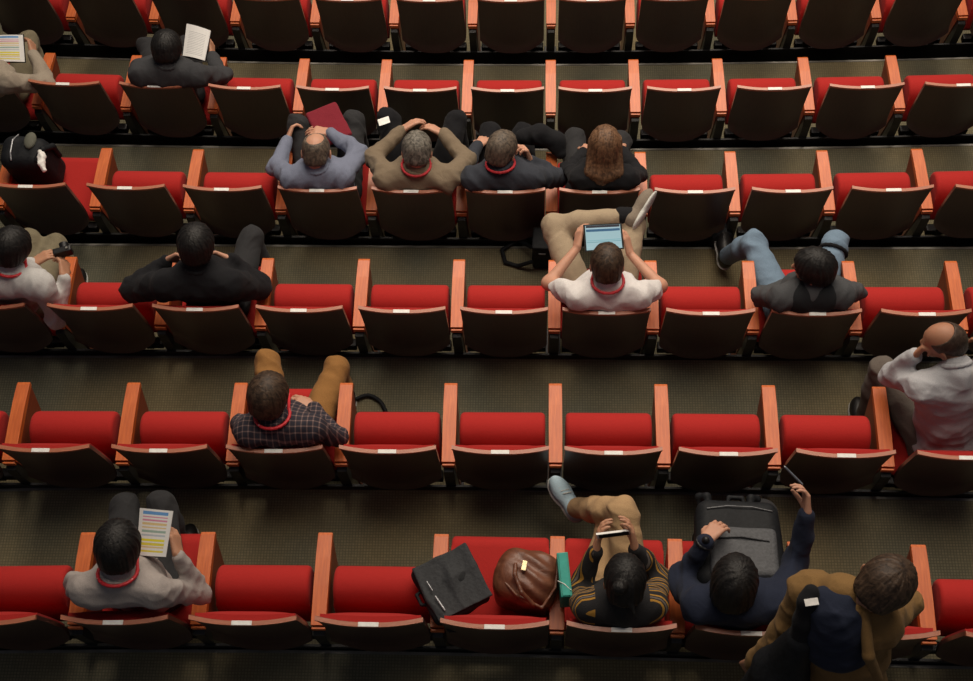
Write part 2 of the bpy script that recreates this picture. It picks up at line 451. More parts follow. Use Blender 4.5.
def leg(f, J, s, g, k=0.035, low=1.0):
    h,kn,an = (np.array(J[q+s]) for q in ('hip','kn','an'))
    f.cap(h,kn,0.086+g,0.058+g,k); m = kn+(an-kn)*0.35
    f.cap(kn,m,0.057+g,0.054+g,0.03); f.cap(m,kn+(an-kn)*low,0.054+g,0.038+g*1.3,0.03)
def bounds(J, keys, m):
    P = np.array([J[k] for k in keys]); return P.min(0)-m, P.max(0)+m
ALLK = ['head','neck','shL','shR','elL','wrL','elR','wrR','pel','knL','knR','anL','anR']
def person(S, name='person', label='', skin=None, hair=None, shirt=None, pants=None, shoe=None, sleeve='long', hairstyle='short',
           lanyard=None, collar=True, hands={}, bulk=0.0, belly=0.0, footdir={}, hood=None, cuffs=True, voxel=0.006, group=None):
    J = {k:np.array(v) for k,v in S['j'].items()}
    root = empty('person', S['o'], 0, label, 'person')
    HR = head_axes(S['yaw']+math.degrees(S['rz']), S['pitch'], S.get('roll',0)); hc = J['head']
    lo,hi = bounds(J, ALLK, 0.20); f = Field(lo,hi,voxel)
    # one continuous body
    R = torso(f, J, -0.006, belly)
    for s in 'LR':
        limb(f,J,s,-0.004); leg(f,J,s,-0.004)
        an,kn = J['an'+s],J['kn'+s]; fd = unit(footdir.get(s,(0.0,1,-0.05)))
        su = unit(kn-an); su = unit(su-fd*np.dot(su,fd)); f.cap(an-fd*0.022-su*0.035, an+fd*0.125-su*0.048, 0.030, 0.022, 0.02)
        wr,el = J['wr'+s],J['el'+s]; sg = 1 if s=='L' else -1
        H = hands.get(s,{})
        d = H.get('d', unit(wr-el)+np.array((0.25*sg,0.2,-0.1))); nn = H.get('n', (0.3*sg,0.2,-1))
        hand(f, wr, d, nn, sg if H.get('flip',1)>0 else -sg, H.get('curl',(0.5,0.6,0.4)), H.get('spread',1.0), 0.0, H.get('sc',1.0))
    nk = J['neck']; base = ellr(hc,HR,(0,-0.02,-0.075))
    f.cap(nk, base, 0.050,0.054,0.03)
    f.ell(hc, (0.0745,0.096,0.088), HR, 0.02)                      # cranium
    f.ell(ellr(hc,HR,(0,0.035,-0.055)), (0.056,0.058,0.068), HR, 0.03)   # face
    f.ell(ellr(hc,HR,(0,0.062,-0.105)), (0.030,0.026,0.022), HR, 0.025)  # chin
    f.cap(ellr(hc,HR,(-0.026,0.083,0.004)), ellr(hc,HR,(0.026,0.083,0.004)), 0.011,0.011,0.015)   # brow
    f.cap(ellr(hc,HR,(0,0.090,-0.008)), ellr(hc,HR,(0,0.108,-0.044)), 0.008,0.0125,0.01)  # nose
    f.ell(ellr(hc,HR,(0,0.091,-0.074)), (0.022,0.009,0.007), HR, 0.006)  # mouth
    for q in (-1,1):
        f.ell(ellr(hc,HR,(q*0.030,0.094,-0.014)), (0.013,0.010,0.009), HR, 0.008, True)
        Re = HR@np.array(Matrix.Rotation(q*0.45,3,'Z'))
        f.ell(ellr(hc,HR,(q*0.080,-0.002,-0.030)), (0.007,0.018,0.031), Re, 0.008)
    fobj('body', f, skin, root)
    for q in (-1,1):
        bm = bmesh.new(); bmesh.ops.create_uvsphere(bm, u_segments=12, v_segments=8, radius=0.0115)
        bm_obj('eye', bm, M['eye'], root, True, loc=ellr(hc,HR,(q*0.030,0.081,-0.014)))
    # clothes
    if shirt:
        f = Field(*bounds(J, ['neck','shL','shR','elL','wrL','elR','wrR','pel'], 0.19), 0.0075)
        torso(f, J, 0.012+bulk*0.5, belly)
        for s in 'LR':
            if sleeve=='long': limb(f,J,s,0.012+bulk,1,0.97)
            elif sleeve=='short': limb(f,J,s,0.016,0.62)
        nd = unit(base-nk); f.cap(nk-nd*0.03, nk+nd*0.018, 0.068,0.064,0.03)
        f.ell(nk+nd*0.085, (0.056,0.056,0.056), R, 0.01, True)
        cs = [J['elL'],J['elR'],J['shL']-R[:,2]*0.07,J['shR']-R[:,2]*0.07,J['pel']+R[:,2]*0.1]
        fobj('shirt', f, shirt, root, wrinkle(0.024, cs, len(label), 25))
    if collar and shirt:
        f = Field(nk-0.14, nk+0.14, 0.005); up = unit(unit(base-nk)+R[:,2]*0.6)
        a = unit(np.cross(up,(0,1,0))); b = np.cross(up,a); pts = [nk+up*0.020+(a*math.cos(t)*0.062+b*math.sin(t)*0.060) for t in np.linspace(0,2*PI,17)]
        f.chain(pts, [0.012]*17, 0.006); fobj('collar', f, shirt, root)
    if lanyard:
        f = Field(nk-0.30, nk+0.16, 0.005); up = unit(unit(base-nk)+R[:,2]*0.6)
        a = R[:,0]; b = unit(np.cross(up,a))
        pts = [nk+up*(0.026)+(a*math.sin(t)*0.083-b*math.cos(t)*0.080) for t in np.linspace(-2.0,2.0,15)]
        end = nk+R[:,1]*0.150-R[:,2]*0.215; m1 = R[:,1]*0.128-R[:,2]*0.075
        pts = [end, nk+m1-a*0.055]+pts+[nk+m1+a*0.055, end]; f.chain(pts, [0.0080]*len(pts), 0.004)
        fobj('lanyard', f, lanyard, root)
    if pants:
        f = Field(*bounds(J, ['pel','knL','knR','anL','anR','hipL','hipR'], 0.18), 0.0075)
        up = R[:,2]
        f.ell(J['pel']+up*0.0, (0.163,0.125,0.125), R, 0.04)
        for s in 'LR': leg(f,J,s,0.013,0.04,1.0)
        fobj('trousers', f, pants, root, wrinkle(0.017, [J['knL'],J['knR'],J['hipL'],J['hipR']], len(label)+3, 24))
    if shoe:
        for s in 'LR':
            an = J['an'+s]; fd = unit(footdir.get(s,(0.0,1,-0.05))); sh_up = unit(np.array(J['kn'+s])-an); sh_up = unit(sh_up-fd*np.dot(sh_up,fd))
            f = Field(an-0.26, an+0.26, 0.006); Rf = np.stack([np.cross(fd,sh_up),fd,sh_up],1)
            c = an+fd*0.065-sh_up*0.045
            f.ell(c+fd*0.055, (0.050,0.088,0.042), Rf, 0.03); f.ell(c-fd*0.06, (0.044,0.058,0.048), Rf, 0.04)
            f.cap(an-sh_up*0.03, an+unit(np.array(J['kn'+s])-an)*0.012, 0.047,0.045,0.02)
            f.put(lambda X,Y,Z: (X-c[0])*sh_up[0]+(Y-c[1])*sh_up[1]+(Z-c[2])*sh_up[2]+0.031, an-0.25, an+0.25, 0.004, True)
            so = fobj('shoe', f, shoe, root)
            f = Field(an-0.26, an+0.26, 0.006)
            f.ell(c+fd*0.055-sh_up*0.031, (0.053,0.092,0.014), Rf, 0.02); f.ell(c-fd*0.06-sh_up*0.031, (0.046,0.060,0.014), Rf, 0.03)
            fobj('sole', f, M['sole'], so)
    # hair
    if hair and hairstyle!='none':
        f = Field(hc-0.22-(0.22 if hairstyle=='long' else 0), hc+0.20, 0.005)
        th = {'short':0.012,'full':0.022,'buzz':0.003,'ring':0.007,'long':0.016,'bun':0.014,'thin':0.008,'bob':0.022}[hairstyle]
        f.ell(ellr(hc,HR,(0,-0.004,0.004)), (0.0745+th,0.096+th,0.088+th), HR, 0.01)
        f.ell(ellr(hc,HR,(0,-0.055,-0.055)), (0.060+th*0.6,0.040+th*0.6,0.050), HR, 0.03)
        if hairstyle=='bob': f.ell(ellr(hc,HR,(0,-0.03,-0.05)), (0.088,0.085,0.085), HR, 0.03)
        # open the face and the ears
        fwd,upv = HR[:,1],HR[:,2]; a = unit(fwd*0.80-upv*0.60); c0 = ellr(hc,HR,(0,0.082,0.058)); 
        if hairstyle in('full','bob'): c0 = ellr(hc,HR,(0,0.098,0.045))
        b = -upv; c1 = ellr(hc,HR,(0,-0.05,-0.088))
        f.put(lambda X,Y,Z: -((X-c0[0])*a[0]+(Y-c0[1])*a[1]+(Z-c0[2])*a[2]), hc-0.3, hc+0.3, 0.012, True)
        if hairstyle!='bob': f.put(lambda X,Y,Z: -((X-c1[0])*b[0]+(Y-c1[1])*b[1]+(Z-c1[2])*b[2]), hc-0.5, hc+0.3, 0.02, True)
        if hairstyle in('ring',): f.ell(ellr(hc,HR,(0,-0.030,0.084)), (0.056,0.080,0.050), HR, 0.012, True)
        if hairstyle=='buzz': f.ell(ellr(hc,HR,(0,0.045,0.085)), (0.075,0.095,0.075), HR, 0.006, True)
        if hairstyle=='thin': f.ell(ellr(hc,HR,(0,-0.012,0.100)), (0.046,0.048,0.019), HR, 0.012, True)
        if hairstyle=='long':
            back = -R[:,1]
            for i in range(9):
                o = (i-4)/4.0
                p0 = ellr(hc,HR,(o*0.070,-0.055+0.045*abs(o),0.02)); p1 = ellr(nk,R,(o*0.088,-0.085+0.03*abs(o),0.00)); p2 = ellr(nk,R,(o*0.080+0.01*math.sin(i*2.1),-0.150+0.02*abs(o),-0.15-0.02*math.sin(i*1.7)))
                f.chain([p0,p1,p2], [0.026,0.024,0.012], 0.022)
        if hairstyle=='bun': 
            f.ell(ellr(hc,HR,(-0.03,-0.115,0.035)), (0.032,0.030,0.030), HR, 0.012)
            f.cap(ellr(hc,HR,(0.02,-0.09,-0.05)), ellr(hc,HR,(0.04,-0.12,-0.10)), 0.014,0.006,0.01)
        cr = ellr(hc,HR,(0.008,-0.035,0.09)); Hc = HR
        def strands(P,N, hs=hairstyle):
            q = (P-cr)@Hc; az = np.arctan2(q[:,0],q[:,1]); rr = np.sqrt(q[:,0]**2+q[:,1]**2)
            if hs=='long': az = (P-hc)[:,0]*14
            s = np.sin(az*13+3*np.sin(rr*35+az*2))*0.6+np.sin(az*29+5*rr*20)*0.4
            return (0.0006 if hs in('buzz','ring') else 0.0022)*s*np.minimum(1,rr/0.03)
        fobj('hair', f, hair, root, strands)
    return root, J, HR, R
SPEC = {'p1': {'o': [-3.741, 3.52, -1.25], 'rz': -0.0437, 'yaw': 0, 'pitch': 35, 'roll': 0, 'j': {'head': [0.102, -0.209, 1.13], 'neck': [0.095, -0.243, 1.03], 'shL': [-0.096, -0.299, 0.98], 'shR': [0.25, -0.268, 0.98], 'elL': [-0.258, -0.128, 0.815], 'wrL': [-0.091, 0.067, 0.825], 'elR': [0.415, -0.145, 0.78], 'wrR': [0.299, 0.074, 0.825], 'pel': [0.0, 0.0, 0.53], 'hipL': [-0.09, 0.004, 0.53], 'hipR': [0.09, -0.004, 0.53], 'knL': [-0.174, 0.422, 0.48], 'knR': [0.103, 0.423, 0.52], 'anL': [-0.174, 0.292, 0.09], 'anR': [0.103, 0.293, 0.09]}}, 'p2': {'o': [-2.534, 3.474, -1.25], 'rz': -0.032, 'yaw': 0, 'pitch': 40, 'roll': 0, 'j': {'head': [0.089, -0.059, 1.12], 'neck': [0.086, -0.147, 1.04], 'shL': [-0.097, -0.178, 0.99], 'shR': [0.258, -0.18, 0.99], 'elL': [-0.188, 0.018, 0.805], 'wrL': [-0.069, 0.204, 0.69], 'elR': [0.354, -0.023, 0.77], 'wrR': [0.254, 0.194, 0.7], 'pel': [0.0, 0.0, 0.53], 'hipL': [-0.09, 0.003, 0.53], 'hipR': [0.09, -0.003, 0.53], 'knL': [-0.253, 0.401, 0.535], 'knR': [0.018, 0.42, 0.51], 'anL': [-0.253, 0.271, 0.09], 'anR': [0.018, 0.29, 0.09]}}, 'p3': {'o': [-1.371, 2.499, -0.938], 'rz': -0.0125, 'yaw': 0, 'pitch': 42, 'roll': 0, 'j': {'head': [-0.003, -0.051, 1.1], 'neck': [0.002, -0.123, 1.02], 'shL': [-0.161, -0.166, 0.97], 'shR': [0.144, -0.159, 0.97], 'elL': [-0.29, 0.024, 0.805], 'wrL': [-0.263, 0.262, 0.73], 'elR': [0.195, 0.094, 0.85], 'wrR': [0.013, 0.262, 0.805], 'pel': [0.0, 0.0, 0.53], 'hipL': [-0.09, 0.001, 0.53], 'hipR': [0.09, -0.001, 0.53], 'knL': [-0.216, 0.408, 0.68], 'knR': [0.132, 0.444, 0.67], 'anL': [-0.216, 0.278, 0.09], 'anR': [0.132, 0.314, 0.09]}}, 'p4': {'o': [-0.823, 2.493, -0.938], 'rz': -0.0088, 'yaw': 0, 'pitch': 40, 'roll': 0, 'j': {'head': [0.036, -0.053, 1.12], 'neck': [0.026, -0.13, 1.03], 'shL': [-0.146, -0.167, 0.97], 'shR': [0.204, -0.167, 0.97], 'elL': [-0.25, 0.067, 0.845], 'wrL': [-0.091, 0.261, 0.845], 'elR': [0.307, 0.059, 0.825], 'wrR': [0.156, 0.256, 0.81], 'pel': [0.0, 0.0, 0.53], 'hipL': [-0.09, 0.001, 0.53], 'hipR': [0.09, -0.001, 0.53], 'knL': [-0.202, 0.446, 0.685], 'knR': [0.221, 0.452, 0.665], 'anL': [-0.202, 0.316, 0.09], 'anR': [0.221, 0.322, 0.09]}}, 'p5': {'o': [-0.279, 2.489, -0.938], 'rz': -0.0043, 'yaw': -25, 'pitch': 30, 'roll': 0, 'j': {'head': [-0.019, -0.043, 1.12], 'neck': [-0.019, -0.12, 1.03], 'shL': [-0.183, -0.164, 0.97], 'shR': [0.16, -0.157, 0.97], 'elL': [-0.262, 0.024, 0.775], 'wrL': [-0.18, 0.246, 0.7], 'elR': [0.308, -0.026, 0.765], 'wrR': [0.141, -0.02, 0.95], 'pel': [0.0, 0.0, 0.53], 'hipL': [-0.09, 0.0, 0.53], 'hipR': [0.09, -0.0, 0.53], 'knL': [-0.114, 0.427, 0.575], 'knR': [0.093, 0.43, 0.56], 'anL': [-0.114, 0.297, 0.09], 'anR': [0.093, 0.3, 0.09]}}, 'p6': {'o': [0.265, 2.488, -0.938], 'rz': 0.0007, 'yaw': 0, 'pitch': 30, 'roll': 0, 'j': {'head': [0.027, -0.029, 1.14], 'neck': [0.024, -0.106, 1.05], 'shL': [-0.106, -0.162, 0.98], 'shR': [0.165, -0.163, 0.98], 'elL': [-0.169, 0.025, 0.775], 'wrL': [-0.079, 0.229, 0.66], 'elR': [0.249, 0.003, 0.765], 'wrR': [0.157, 0.224, 0.69], 'pel': [0.0, 0.0, 0.53], 'hipL': [-0.09, -0.0, 0.53], 'hipR': [0.09, 0.0, 0.53], 'knL': [-0.123, 0.427, 0.51], 'knR': [0.161, 0.421, 0.495], 'anL': [-0.123, 0.297, 0.09], 'anR': [0.161, 0.291, 0.09]}}, 'p7': {'o': [-3.062, 1.571, -0.625], 'rz': -0.0038, 'yaw': -20, 'pitch': 35, 'roll': 0, 'j': {'head': [0.188, 0.024, 1.15], 'neck': [0.155, -0.06, 1.05], 'shL': [-0.015, -0.125, 1.0], 'shR': [0.322, -0.124, 1.0], 'elL': [-0.074, 0.069, 0.8], 'wrL': [0.174, 0.094, 0.825], 'elR': [0.319, -0.182, 0.72], 'wrR': [0.393, -0.027, 0.9], 'pel': [0.0, 0.0, 0.53], 'hipL': [-0.09, 0.0, 0.53], 'hipR': [0.09, -0.0, 0.53], 'knL': [-0.012, 0.42, 0.51], 'knR': [0.126, 0.422, 0.46], 'anL': [-0.012, 0.29, 0.09], 'anR': [0.126, 0.292, 0.09]}}, 'p8': {'o': [-1.905, 1.565, -0.625], 'rz': -0.0054, 'yaw': 0, 'pitch': 25, 'roll': 0, 'j': {'head': [0.019, 0.039, 1.17], 'neck': [0.011, -0.046, 1.05], 'shL': [-0.17, -0.111, 0.98], 'shR': [0.175, -0.11, 0.98], 'elL': [-0.401, -0.058, 0.82], 'wrL': [-0.209, 0.068, 0.92], 'elR': [0.273, 0.001, 0.735], 'wrR': [0.147, 0.07, 0.94], 'pel': [0.0, 0.0, 0.53], 'hipL': [-0.09, 0.0, 0.53], 'hipR': [0.09, -0.0, 0.53], 'knL': [-0.163, 0.396, 0.375], 'knR': [0.16, 0.421, 0.57], 'anL': [-0.163, 0.266, 0.09], 'anR': [0.16, 0.291, 0.09]}}, 'p9': {'o': [0.274, 1.555, -0.625], 'rz': -0.0032, 'yaw': 0, 'pitch': 32, 'roll': 0, 'j': {'head': [-0.006, -0.059, 1.17], 'neck': [0.003, -0.134, 1.07], 'shL': [-0.157, -0.18, 1.01], 'shR': [0.172, -0.173, 1.01], 'elL': [-0.302, -0.005, 0.835], 'wrL': [-0.15, 0.187, 0.88], 'elR': [0.299, -0.011, 0.815], 'wrR': [0.142, 0.184, 0.82], 'pel': [0.0, 0.0, 0.53], 'hipL': [-0.09, 0.0, 0.53], 'hipR': [0.09, -0.0, 0.53], 'knL': [-0.277, 0.467, 0.64], 'knR': [0.173, 0.484, 0.645], 'anL': [0.135, 0.497, 0.7], 'anR': [0.173, 0.354, 0.09]}}, 'p10': {'o': [1.366, 1.553, -0.625], 'rz': 0.0007, 'yaw': 70, 'pitch': 12, 'roll': 0, 'j': {'head': [-0.032, -0.056, 1.13], 'neck': [-0.018, -0.12, 1.03], 'shL': [-0.191, -0.17, 0.99], 'shR': [0.136, -0.157, 0.99], 'elL': [-0.247, -0.032, 0.745], 'wrL': [-0.023, 0.077, 0.75], 'elR': [0.264, -0.021, 0.775], 'wrR': [0.141, 0.149, 0.64], 'pel': [0.0, 0.0, 0.53], 'hipL': [-0.09, -0.0, 0.53], 'hipR': [0.09, 0.0, 0.53], 'knL': [-0.228, 0.405, 0.56], 'knR': [0.239, 0.4, 0.57], 'anL': [-0.31, 0.537, 0.17], 'anR': [0.239, 0.27, 0.09]}}, 'p11': {'o': [-1.345, 0.654, -0.313], 'rz': 0.0048, 'yaw': -10, 'pitch': 30, 'roll': 0, 'j': {'head': [-0.012, -0.034, 1.15], 'neck': [0.01, -0.115, 1.05], 'shL': [-0.129, -0.168, 1.0], 'shR': [0.178, -0.155, 1.0], 'elL': [-0.225, -0.034, 0.765], 'wrL': [-0.047, 0.085, 0.635], 'elR': [0.272, -0.09, 0.74], 'wrR': [0.117, 0.094, 0.67], 'pel': [0.0, 0.0, 0.53], 'hipL': [-0.09, -0.0, 0.53], 'hipR': [0.09, 0.0, 0.53], 'knL': [-0.18, 0.419, 0.505], 'knR': [0.188, 0.412, 0.46], 'anL': [-0.18, 0.289, 0.09], 'anR': [0.188, 0.282, 0.09]}}, 'p12': {'o': [1.968, 0.628, -0.313], 'rz': -0.0133, 'yaw': 75, 'pitch': 22, 'roll': 0, 'j': {'head': [-0.138, 0.292, 1.16], 'neck': [-0.074, 0.178, 1.08], 'shL': [-0.224, 0.109, 1.0], 'shR': [0.108, 0.132, 1.0], 'elL': [-0.288, 0.279, 0.78], 'wrL': [-0.244, 0.27, 1.025], 'elR': [0.276, 0.221, 0.785], 'wrR': [0.238, 0.451, 0.7], 'pel': [0.0, 0.0, 0.53], 'hipL': [-0.09, 0.001, 0.53], 'hipR': [0.09, -0.001, 0.53], 'knL': [-0.281, 0.396, 0.58], 'knR': [0.233, 0.397, 0.61], 'anL': [-0.281, 0.266, 0.09], 'anR': [0.233, 0.267, 0.09]}}, 'p13': {'o': [-1.899, -0.246, 0.0], 'rz': 0.0143, 'yaw': 0, 'pitch': 32, 'roll': 0, 'j': {'head': [0.043, 0.03, 1.17], 'neck': [0.029, -0.077, 1.07], 'shL': [-0.129, -0.128, 1.01], 'shR': [0.187, -0.124, 1.01], 'elL': [-0.255, -0.04, 0.77], 'wrL': [-0.026, 0.037, 0.83], 'elR': [0.313, -0.072, 0.76], 'wrR': [0.249, 0.04, 0.975], 'pel': [0.0, 0.0, 0.53], 'hipL': [-0.09, -0.001, 0.53], 'hipR': [0.09, 0.001, 0.53], 'knL': [-0.181, 0.416, 0.495], 'knR': [0.026, 0.403, 0.57], 'anL': [-0.181, 0.286, 0.09], 'anR': [0.026, 0.273, 0.09]}}, 'p14': {'o': [0.273, -0.299, 0.0], 'rz': -0.0124, 'yaw': 0, 'pitch': 38, 'roll': 0, 'j': {'head': [0.006, -0.023, 1.13], 'neck': [-0.007, -0.107, 1.03], 'shL': [-0.143, -0.111, 0.97], 'shR': [0.132, -0.099, 0.97], 'elL': [-0.181, 0.021, 0.72], 'wrL': [-0.103, 0.153, 0.915], 'elR': [0.191, 0.08, 0.755], 'wrR': [0.064, 0.153, 0.955], 'pel': [0.0, 0.0, 0.53], 'hipL': [-0.09, 0.001, 0.53], 'hipR': [0.09, -0.001, 0.53], 'knL': [0.004, 0.445, 0.52], 'knR': [0.029, 0.402, 0.7], 'anL': [0.004, 0.315, 0.09], 'anR': [-0.16, 0.533, 0.35]}}, 'p15': {'o': [0.815, -0.257, 0.0], 'rz': -0.0142, 'yaw': -10, 'pitch': 20, 'roll': 0, 'j': {'head': [-0.086, -0.074, 1.15], 'neck': [-0.056, -0.153, 1.05], 'shL': [-0.228, -0.147, 1.0], 'shR': [0.107, -0.134, 1.0], 'elL': [-0.256, 0.032, 0.78], 'wrL': [-0.175, 0.139, 0.99], 'elR': [0.228, 0.086, 0.865], 'wrR': [0.252, 0.241, 1.06], 'pel': [0.0, 0.0, 0.53], 'hipL': [-0.09, 0.001, 0.53], 'hipR': [0.09, -0.001, 0.53], 'knL': [-0.07, 0.424, 0.465], 'knR': [0.163, 0.419, 0.49], 'anL': [-0.07, 0.294, 0.09], 'anR': [0.163, 0.289, 0.09]}}, 'p16': {'o': [1.102, -0.739, 0.313], 'rz': -0.0138, 'yaw': -50, 'pitch': 45, 'roll': 0, 'j': {'head': [0.067, 0.226, 1.5], 'neck': [-0.053, 0.205, 1.42], 'shL': [-0.175, 0.249, 1.3], 'shR': [0.086, 0.125, 1.3], 'elL': [-0.232, 0.141, 1.045], 'wrL': [-0.324, 0.069, 0.825], 'elR': [0.236, 0.252, 1.095], 'wrR': [0.223, 0.414, 0.905], 'pel': [0.0, 0.0, 0.92], 'hipL': [-0.09, 0.001, 0.92], 'hipR': [0.09, -0.001, 0.92], 'knL': [0.005, 0.002, 0.5], 'knR': [0.131, 0.005, 0.495], 'anL': [0.067, 0.028, 0.085], 'anR': [0.214, 0.03, 0.085]}}}
THINGS = {'book10': [-3.744, 3.7, -0.37], 'book11': [-3.51, 3.707, -0.37], 'book12': [-3.487, 3.532, -0.43], 'book13': [-3.736, 3.533, -0.43], 'book20': [-2.448, 3.857, -0.45], 'book21': [-2.279, 3.797, -0.45], 'book22': [-2.31, 3.596, -0.51], 'book23': [-2.463, 3.638, -0.51], 'folder0': [-1.532, 2.912, -0.148], 'folder1': [-1.341, 3.008, -0.148], 'folder2': [-1.212, 2.749, -0.148], 'folder3': [-1.402, 2.662, -0.148], 'badge0': [-1.08, 2.873, -0.158], 'badge1': [-1.007, 2.903, -0.158], 'badge2': [-0.992, 2.851, -0.158], 'badge3': [-1.064, 2.821, -0.158], 'tablet0': [0.155, 1.84, 0.335], 'tablet1': [0.363, 1.852, 0.335], 'tablet2': [0.378, 1.725, 0.275], 'tablet3': [0.166, 1.706, 0.275], 'prog0': [-1.819, -0.017, 1.06], 'prog1': [-1.67, -0.03, 1.06], 'prog2': [-1.694, -0.218, 1.0], 'prog3': [-1.823, -0.211, 1.0], 'leaf0': [-1.812, -0.196, 0.9], 'leaf1': [-1.759, -0.195, 0.9], 'leaf2': [-1.76, -0.226, 0.88], 'leaf3': [-1.84, -0.226, 0.88], 'phone0': [0.166, -0.1, 1.03], 'phone1': [0.313, -0.08, 1.03], 'phone2': [0.319, -0.087, 1.0], 'phone3': [0.172, -0.108, 1.0], 'camera': [-2.687, 1.683, 0.305], 'pen0': [0.93, 0.088, 1.36], 'pen1': [1.014, 0.05, 1.26], 'pack15': [0.808, -0.09, 0.78], 'blackbag': [-0.471, -0.259, 0.725], 'brownbag': [-0.131, -0.218, 0.62], 'teal': [0.034, -0.235, 0.76], 'pack3': [-3.22, 2.648, -0.278], 'white3': [-3.082, 2.525, -0.068], 'floorbag': [-0.063, 2.139, -0.625], 'strap0': [-0.131, 2.178, -0.505], 'strap1': [-0.212, 2.278, -0.595], 'strap2': [-0.311, 2.213, -0.605], 'strap3': [-0.291, 2.128, -0.605], 'strap4': [-0.211, 2.1, -0.605], 'strap5': [-0.13, 2.084, -0.525], 'loop0': [-1.11, 1.072, -0.293], 'loop1': [-1.044, 1.097, -0.293], 'loop2': [-0.974, 1.061, -0.293], 'loop3': [-0.936, 0.995, -0.293], 'jacket5': [-0.073, 2.751, -0.218], 'dark10': [1.028, 2.277, -0.625], 'bag16a': [0.896, -0.568, 1.743], 'bag16b': [0.894, -0.664, 1.553], 'bag16c': [0.856, -0.735, 1.313], 'tag16': [0.898, -0.581, 1.793], 'lapdark1': [-3.728, 3.976, -0.63]}

M['eye'] = m_plain('dark_eye', (0.06,0.035,0.025), 0.2, 0, 0.5, 0.02, 5, 0)
M['sole'] = m_plain('pale_sole', (0.55,0.55,0.52), 0.7)
def skin(name, c): 
    m = m_plain(name, c, 0.55, 0, 0.4, 0.08, 18, 0.05); b = m.node_tree.nodes['Principled BSDF']
    b.inputs['Subsurface Weight'].default_value = 0.08; b.inputs['Subsurface Radius'].default_value = (0.02,0.008,0.004); return m
SK = {'fair':skin('fair_skin',(0.52,0.27,0.18)),'mid':skin('light_brown_skin',(0.45,0.225,0.135)),'tan':skin('tan_skin',(0.36,0.17,0.10))}
def m_hair(name, c, c2):
    m, nt, b = nodes(name)
    t = tex(nt, 'ShaderNodeTexNoise', 55, (1,1,0.5), Detail=5, Distortion=0.8)
    nt.links.new(ramp(nt, t.outputs['Fac'], [(0.35,c),(0.65,c2)]), b.inputs['Base Color'])
    b.inputs['Roughness'].default_value = 0.55; b.inputs['Specular IOR Level'].default_value = 0.3
    bump(nt, b, t.outputs['Fac'], 0.6, 0.006); return m
HA = {'black':m_hair('black_hair',(0.004,0.0035,0.0035),(0.013,0.011,0.010)),
      'brown':m_hair('brown_hair',(0.022,0.013,0.008),(0.075,0.045,0.027)),
      'lightbrown':m_hair('light_brown_hair',(0.060,0.030,0.016),(0.19,0.10,0.052)),
      'grey':m_hair('grey_hair',(0.055,0.05,0.042),(0.20,0.18,0.15)),
      'stubble':m_hair('dark_stubble',(0.035,0.022,0.015),(0.075,0.048,0.034)),
      'greybrown':m_hair('grey_brown_hair',(0.045,0.037,0.03),(0.15,0.115,0.085))}
def m_plaid():
    m, nt, b = nodes('dark_checked_cotton')
    tc = nt.nodes.new('ShaderNodeTexCoord'); sp = nt.nodes.new('ShaderNodeSeparateXYZ'); nt.links.new(tc.outputs['Object'], sp.inputs[0])
    def band(i, w, thr):
        a = nt.nodes.new('ShaderNodeMath'); a.operation='MULTIPLY'; a.inputs[1].default_value = w; nt.links.new(sp.outputs[i], a.inputs[0])
        f = nt.nodes.new('ShaderNodeMath'); f.operation='FRACT'; nt.links.new(a.outputs[0], f.inputs[0])
        g = nt.nodes.new('ShaderNodeMath'); g.operation='LESS_THAN'; g.inputs[1].default_value = thr; nt.links.new(f.outputs[0], g.inputs[0]); return g.outputs[0]
    ad = nt.nodes.new('ShaderNodeMath'); ad.operation='ADD'; nt.links.new(band(0,36,0.22), ad.inputs[0]); nt.links.new(band(1,36,0.22), ad.inputs[1])
    hf = nt.nodes.new('ShaderNodeMath'); hf.operation='MULTIPLY'; hf.inputs[1].default_value = 0.5; nt.links.new(ad.outputs[0], hf.inputs[0])
    nt.links.new(ramp(nt, hf.outputs[0], [(0.0,(0.018,0.016,0.026)),(0.5,(0.10,0.065,0.065)),(1.0,(0.22,0.15,0.14))]), b.inputs['Base Color'])
    b.inputs['Roughness'].default_value = 0.9; return m
